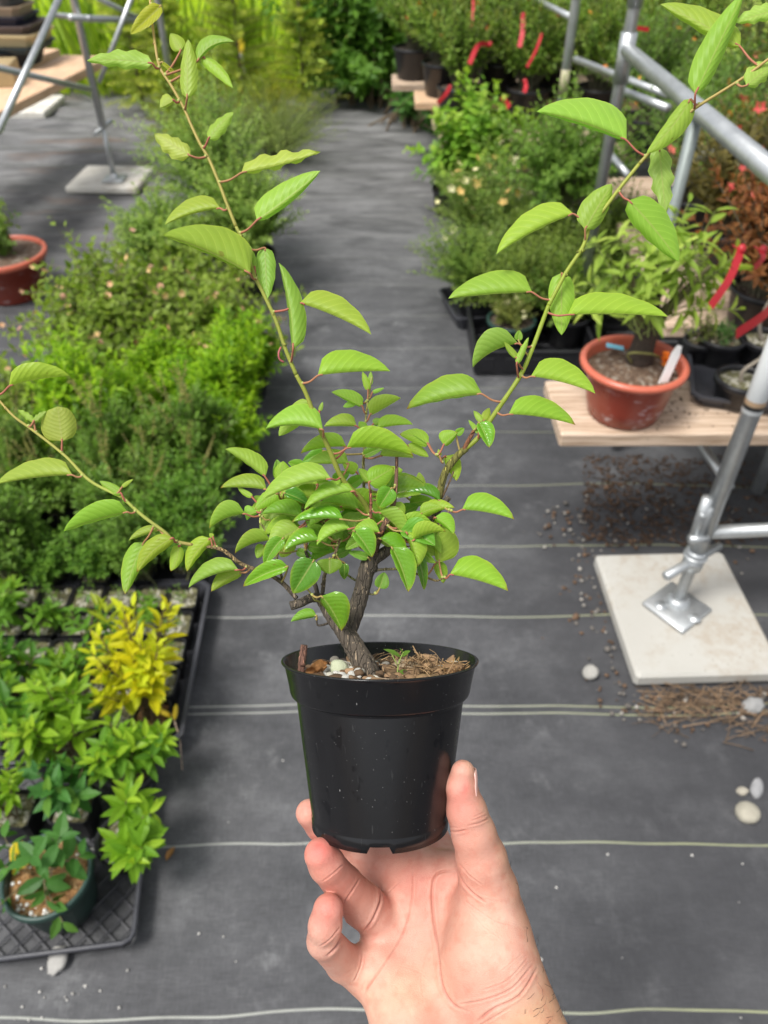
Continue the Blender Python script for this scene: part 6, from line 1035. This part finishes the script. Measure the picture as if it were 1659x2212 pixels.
CREASES = [
    ([(988, 1880), (945, 1888), (934, 1925), (937, 1985), (946, 2050), (955, 2125), (978, 2168), (1010, 2185)], 3.6, .95),
    ([(892, 1866), (890, 1942), (872, 2014), (836, 2075), (800, 2125), (787, 2150)], 2.6, .75),
    ([(990, 1880), (1000, 1906), (1022, 1930), (1050, 1950)], 3, .9), ([(995, 1868), (1012, 1890), (1042, 1912)], 2, .4),
    ([(966, 1794), (985, 1797), (1008, 1793)], 2.5, .7), ([(968, 1786), (990, 1788)], 1.5, .3), ([(1012, 1783), (1035, 1778), (1056, 1768)], 2, .6), ([(1016, 1774), (1052, 1760)], 1.6, .4), ([(1022, 1766), (1046, 1754)], 1.5, .35),
    ([(1160, 2092), (1122, 2150), (1065, 2180), (1030, 2207)], 3.2, 1.0), ([(1150, 2085), (1105, 2135), (1045, 2160), (985, 2170)], 2.5, .7), ([(1140, 2070), (1095, 2118), (1040, 2140)], 2, .45), ([(1128, 2060), (1080, 2100)], 1.6, .3), ([(1100, 2178), (1020, 2225), (960, 2260)], 2.6, .7),
    ([(1005, 1946), (1035, 1968), (1072, 1990), (1110, 2000)], 1.6, .35), ([(1010, 1965), (1045, 2000), (1085, 2030)], 1.5, .3), ([(1010, 1925), (1050, 1942), (1095, 1948)], 1.5, .3),
    ([(739, 1955), (760, 1925), (779, 1893)], 2.4, .6), ([(696, 1905), (722, 1885), (742, 1866)], 2.0, .5), ([(822, 1912), (821, 1945), (806, 1985), (786, 2012)], 3.2, 1.2),
    ([(706, 2066), (728, 2042), (741, 2010), (742, 1985)], 3.2, 1.3), ([(690, 2045), (712, 2030), (735, 2002)], 2, .5), ([(764, 2122), (778, 2090), (784, 2060)], 2, .5),
    ([(905, 2000), (880, 2060), (850, 2120)], 1.6, .25), ([(925, 2040), (910, 2110), (915, 2160)], 1.6, .25), ([(862, 1905), (832, 1935), (815, 1960)], 2, .35), ([(860, 2085), (905, 2100), (935, 2125)], 1.5, .22)]
NAILS = [((1000, 1690, .4295, 31), (.93, .05, .12), (-.20, -1, 0), .0062, .0155, 1.05, 1.0), ((694, 1850, .4245, 35), (-.5, -.1, .86), (-.25, -1, -.1), .0052, .011), ((707, 1978, .4205, 33.5), (-.78, 0, .62), (.1, -1, -.05), .0046, .0095), ((670, 1757, .4765, 29), (-.35, -.3, .9), (-.8, -.5, -.2), .0052, .011), ((776, 1736, .513, 29), (-.2, -.2, .95), (-1, -.2, 0), .0052, .011)]
palm = None
for ch, zs in PALM:
    f = cap_field(ch, zs); palm = f if palm is None else smin(palm, f, .016)
fing = None
for ch, k in FING:
    f = cap_field(ch); fing = f if fing is None else np.minimum(fing, f) if k == 0 else smin(fing, f, .0012)
field = smin(palm, fing, .0055); field = smin(field, cap_field(THUMB), .009)
del palm, fing
def surface_nets(Fd):
    ins = Fd < 0; nx, ny, nz = Fd.shape; c = np.zeros((nx - 1, ny - 1, nz - 1), np.int8)
    for i in (0, 1):
        for j in (0, 1):
            for k in (0, 1): c += ins[i:nx - 1 + i, j:ny - 1 + j, k:nz - 1 + k]
    cells = np.argwhere((c > 0) & (c < 8)); idx = -np.ones(c.shape, np.int64); idx[tuple(cells.T)] = np.arange(len(cells)); S_ = np.zeros((len(cells), 3)); Cn = np.zeros(len(cells))
    cor = [(i, j, k) for i in (0, 1) for j in (0, 1) for k in (0, 1)]
    for a in range(8):
        for b in range(a + 1, 8):
            if sum(abs(np.array(cor[a]) - cor[b])) != 1: continue
            fa = Fd[tuple((cells + cor[a]).T)]; fb_ = Fd[tuple((cells + cor[b]).T)]; x = (fa < 0) != (fb_ < 0); t = fa / np.where(x, fa - fb_, 1); p = np.array(cor[a]) + t[:, None] * (np.array(cor[b]) - cor[a]); S_[x] += p[x]; Cn[x] += 1
    V = lo + (cells + S_ / Cn[:, None]) * HS_; Fs = []
    for ax in range(3):
        sl0 = [slice(1, -1)] * 3; sl1 = [slice(1, -1)] * 3; sl0[ax] = slice(0, -1); sl1[ax] = slice(1, None); a = ins[tuple(sl0)]; b = ins[tuple(sl1)]; e = np.argwhere(a != b); off = np.ones(3, int); off[ax] = 0; p = e + off; s = a[tuple(e.T)]
        u, w = [k for k in range(3) if k != ax]; du = np.zeros(3, int); du[u] = 1; dw = np.zeros(3, int); dw[w] = 1
        q = np.stack([idx[tuple(p.T)], idx[tuple((p - du).T)], idx[tuple((p - du - dw).T)], idx[tuple((p - dw).T)]], -1); flip = s if ax != 1 else ~s; q[flip] = q[flip][:, ::-1]; Fs.append(q)
    return V, np.vstack(Fs)
HV, HF = surface_nets(field); del field
def subdivide(V, F):
    e = np.sort(np.vstack([F[:, [k, (k + 1) % 4]] for k in range(4)]), 1); ue, inv = np.unique(e, axis=0, return_inverse=True); inv = inv.reshape(4, -1).T + len(V); fc = np.arange(len(F)) + len(V) + len(ue)
    NVt = np.vstack([V, V[ue].mean(1), V[F].mean(1)]); return NVt, np.vstack([np.stack([F[:, k], inv[:, k], fc, inv[:, k - 1]], -1) for k in range(4)])
def adjacency_smooth(V, F, it, lam=.5):
    e = np.vstack([F[:, [0, 1]], F[:, [1, 2]], F[:, [2, 3]], F[:, [3, 0]]]); e = np.vstack([e, e[:, ::-1]])
    deg = np.bincount(e[:, 0], minlength=len(V)).astype(float)
    for _ in range(it):
        for s in (lam, -lam * .95):
            A = np.stack([np.bincount(e[:, 0], V[e[:, 1], k], len(V)) for k in range(3)], -1) / deg[:, None]; V = V + s * (A - V)
    return V
HV = adjacency_smooth(HV, HF, 6); HV, HF = subdivide(HV, HF); HV = adjacency_smooth(HV, HF, 4)
def vnormals(V, F):
    n = np.cross(V[F[:, 2]] - V[F[:, 0]], V[F[:, 3]] - V[F[:, 1]]); N_ = np.stack([sum(np.bincount(F[:, j], n[:, k], len(V)) for j in range(4)) for k in range(3)], -1); return nrm(N_)
HN = vnormals(HV, HF)
if np.sum((HV - HV.mean(0)) * HN) < 0: HF = HF[:, ::-1]; HN = -HN
# creases: lines of the palm and knuckles pressed into the skin (x, y photo px), width px, depth mm
hp = np.stack([W0 / 2 + FPX * HV[:, 0] / HV[:, 2], H0 / 2 + FPX * HV[:, 1] / HV[:, 2]], -1); front = np.clip(-HN[:, 2] * 1.6 + .25, 0, 1)
disp = np.zeros(len(HV)); red = np.zeros(len(HV))
def crease(pts, w, dp, soft=3.0):
    global disp, red
    P = np.array(pts, float); E_ = np.vstack([np.stack([P[:, 0], P[:, 1], 0 * P[:, 0]], -1)]); c = spline(E_, 14 * len(P))[:, :2]; d2 = np.full(len(hp), 1e9); ti = np.zeros(len(hp))
    bb = (hp[:, 0] > c[:, 0].min() - 40) & (hp[:, 0] < c[:, 0].max() + 40) & (hp[:, 1] > c[:, 1].min() - 40) & (hp[:, 1] < c[:, 1].max() + 40) & (front > 0); ids = np.where(bb)[0]
    D = np.hypot(hp[ids, None, 0] - c[None, :, 0], hp[ids, None, 1] - c[None, :, 1]); j = D.argmin(1); d = D[np.arange(len(ids)), j]; tt = j / (len(c) - 1); end = np.clip(np.minimum(tt, 1 - tt) * 7 + .15, 0, 1)
    g = np.exp(-(d / w) ** 2); disp[ids] -= dp * .001 * g * end * front[ids]; disp[ids] += dp * .00042 * np.exp(-((d - w * 2.2) / (w * soft * .6)) ** 2) * end * front[ids]; red[ids] = np.maximum(red[ids], g * end * min(1, dp * 1.0) * front[ids])
for p, w, dp in CREASES: crease(p, w * .72, dp)
HV = HV + HN * disp[:, None]
# colour: pink palm, redder finger pads, tan on the back and wrist
hx, hy = hp.T
base = np.array([.535, .285, .212]); C_ = np.broadcast_to(base, (len(HV), 3)).copy()
def tint(cx, cy, rx, ry, col, amt): 
    global C_
    g = np.exp(-((hx - cx) / rx) ** 2 - ((hy - cy) / ry) ** 2) * amt; C_ = lerp(C_, np.array(col), g[:, None])
tint(900, 1905, 150, 60, (.52, .20, .15), .8); tint(990, 1730, 40, 70, (.56, .21, .165), .8); tint(690, 1835, 45, 42, (.54, .13, .105), .95); tint(742, 1905, 55, 50, (.56, .22, .165), .6); tint(706, 1965, 45, 50, (.55, .19, .15), .85); tint(655, 1760, 40, 50, (.56, .22, .17), .7); tint(1065, 2010, 70, 90, (.68, .42, .31), .5); tint(870, 2140, 90, 80, (.66, .40, .26), .5); tint(820, 2030, 60, 90, (.64, .30, .23), .5); tint(1004, 1703, 9, 14, (.55, .12, .10), .5)
tan = np.clip((hx - (1040 + (hy - 1780) * .33)) / 45, 0, 1); tan = np.maximum(tan, np.clip((hy - (2330 - hx * .215 + 0) - 0) / 40, 0, 1) * np.clip((hx - 1000) / 60, 0, 1) * 0); tan = np.maximum(tan, np.clip((HN[:, 2] - .1) / .4, 0, 1)); C_ = lerp(C_, np.array([.50, .265, .145]), (tan * .85)[:, None])
wr = np.clip(((hy - 2093) * (1033 - 1158) - (hx - 1158) * (2207 - 2093)) / -11000, 0, 1); C_ = lerp(C_, np.array([.52, .29, .165]), (wr * .8)[:, None]); C_ = lerp(C_, np.array([.42, .15, .11]), (np.clip(red * .8, 0, .6))[:, None])
def cw(V): return CP + V[:, 2:3] * FW + V[:, 0:1] * RT - V[:, 1:2] * UP
hb = cpt(1040, 2100, .43); hbw = cw(hb[None])[0]
HT = thing('hand', 'bare right hand palm toward the viewer, thumb and curled fingers holding the black pot', 'hand', tuple(hbw))
mobj('skin', cw(HV), HF, MAT['skin'], HT, True, C_, world=True)
# nails
def nail(tip, out, ydir, w, l, curve=1.05, inset=.9, name='fingernail'):
    x_, y_, d_, r_ = tip; nd = nrm(np.array(out, float)); yd = np.array(ydir, float); yd = nrm(yd - nd * (yd @ nd)); xd = nrm(np.cross(yd, nd)); c = cpt(x_, y_, d_) + nd * r_ * d_ / FPX * inset
    u, v = np.meshgrid(np.linspace(-1, 1, 13), np.linspace(-.5, .5, 15)); rw = w * (1 - .35 * np.clip((v - .3) / .2, 0, 1) ** 2 - .2 * np.clip((-.35 - v) / .15, 0, 1) ** 2); th_ = u * curve
    P = c[None, None] + xd * (np.sin(th_) / math.sin(curve) * rw)[..., None] + nd * ((np.cos(th_) - 1) * w * .85 - .0022 * v * 2 * np.abs(v))[..., None] + yd * (v * l)[..., None]
    i = np.arange(14)[:, None] * 13 + np.arange(12)[None]; F = np.stack([i, i + 1, i + 14, i + 13], -1).reshape(-1, 4); o = mobj(name, cw(P.reshape(-1, 3)), F, MAT['nail'], HT, True, world=True); s = o.modifiers.new('thick', 'SOLIDIFY'); s.thickness = .0005; s.offset = 0; return o
for a_ in NAILS: nail(*a_)
# hairs along the wrist
m = MB(); r = np.random.default_rng(8); cand = np.where(((hx > 1085) & (hy > 1760) & (tan > .3) & (HN[:, 2] > -.75) & (HN[:, 0] > .1)) | (wr > .5))[0]; dens = np.clip((hy[cand] - 1700) / 500, .02, 1) ** 2.2; pick = r.choice(cand, 900, p=dens / dens.sum())
for k in pick:
    p = HV[k]; n_ = HN[k]; t = nrm(np.array([.5, -.55, .1]) + r.normal(size=3) * .35); t = nrm(t - n_ * (t @ n_)); l = r.uniform(.003, .0075) * (.6 if hy[k] < 1950 else 1); bend = r.normal(size=3) * .3
    m.tube(cw(np.array([p - n_ * .0002, p + n_ * l * .25 + t * l * .35, p + n_ * l * .38 + (t + bend * .3) * l * .75, p + n_ * l * .4 + (t + bend) * l])), [.00011, .0001, .00008, .00003], 3, cap=False)
m.build('hair', MAT['hair'], HT, world=True)
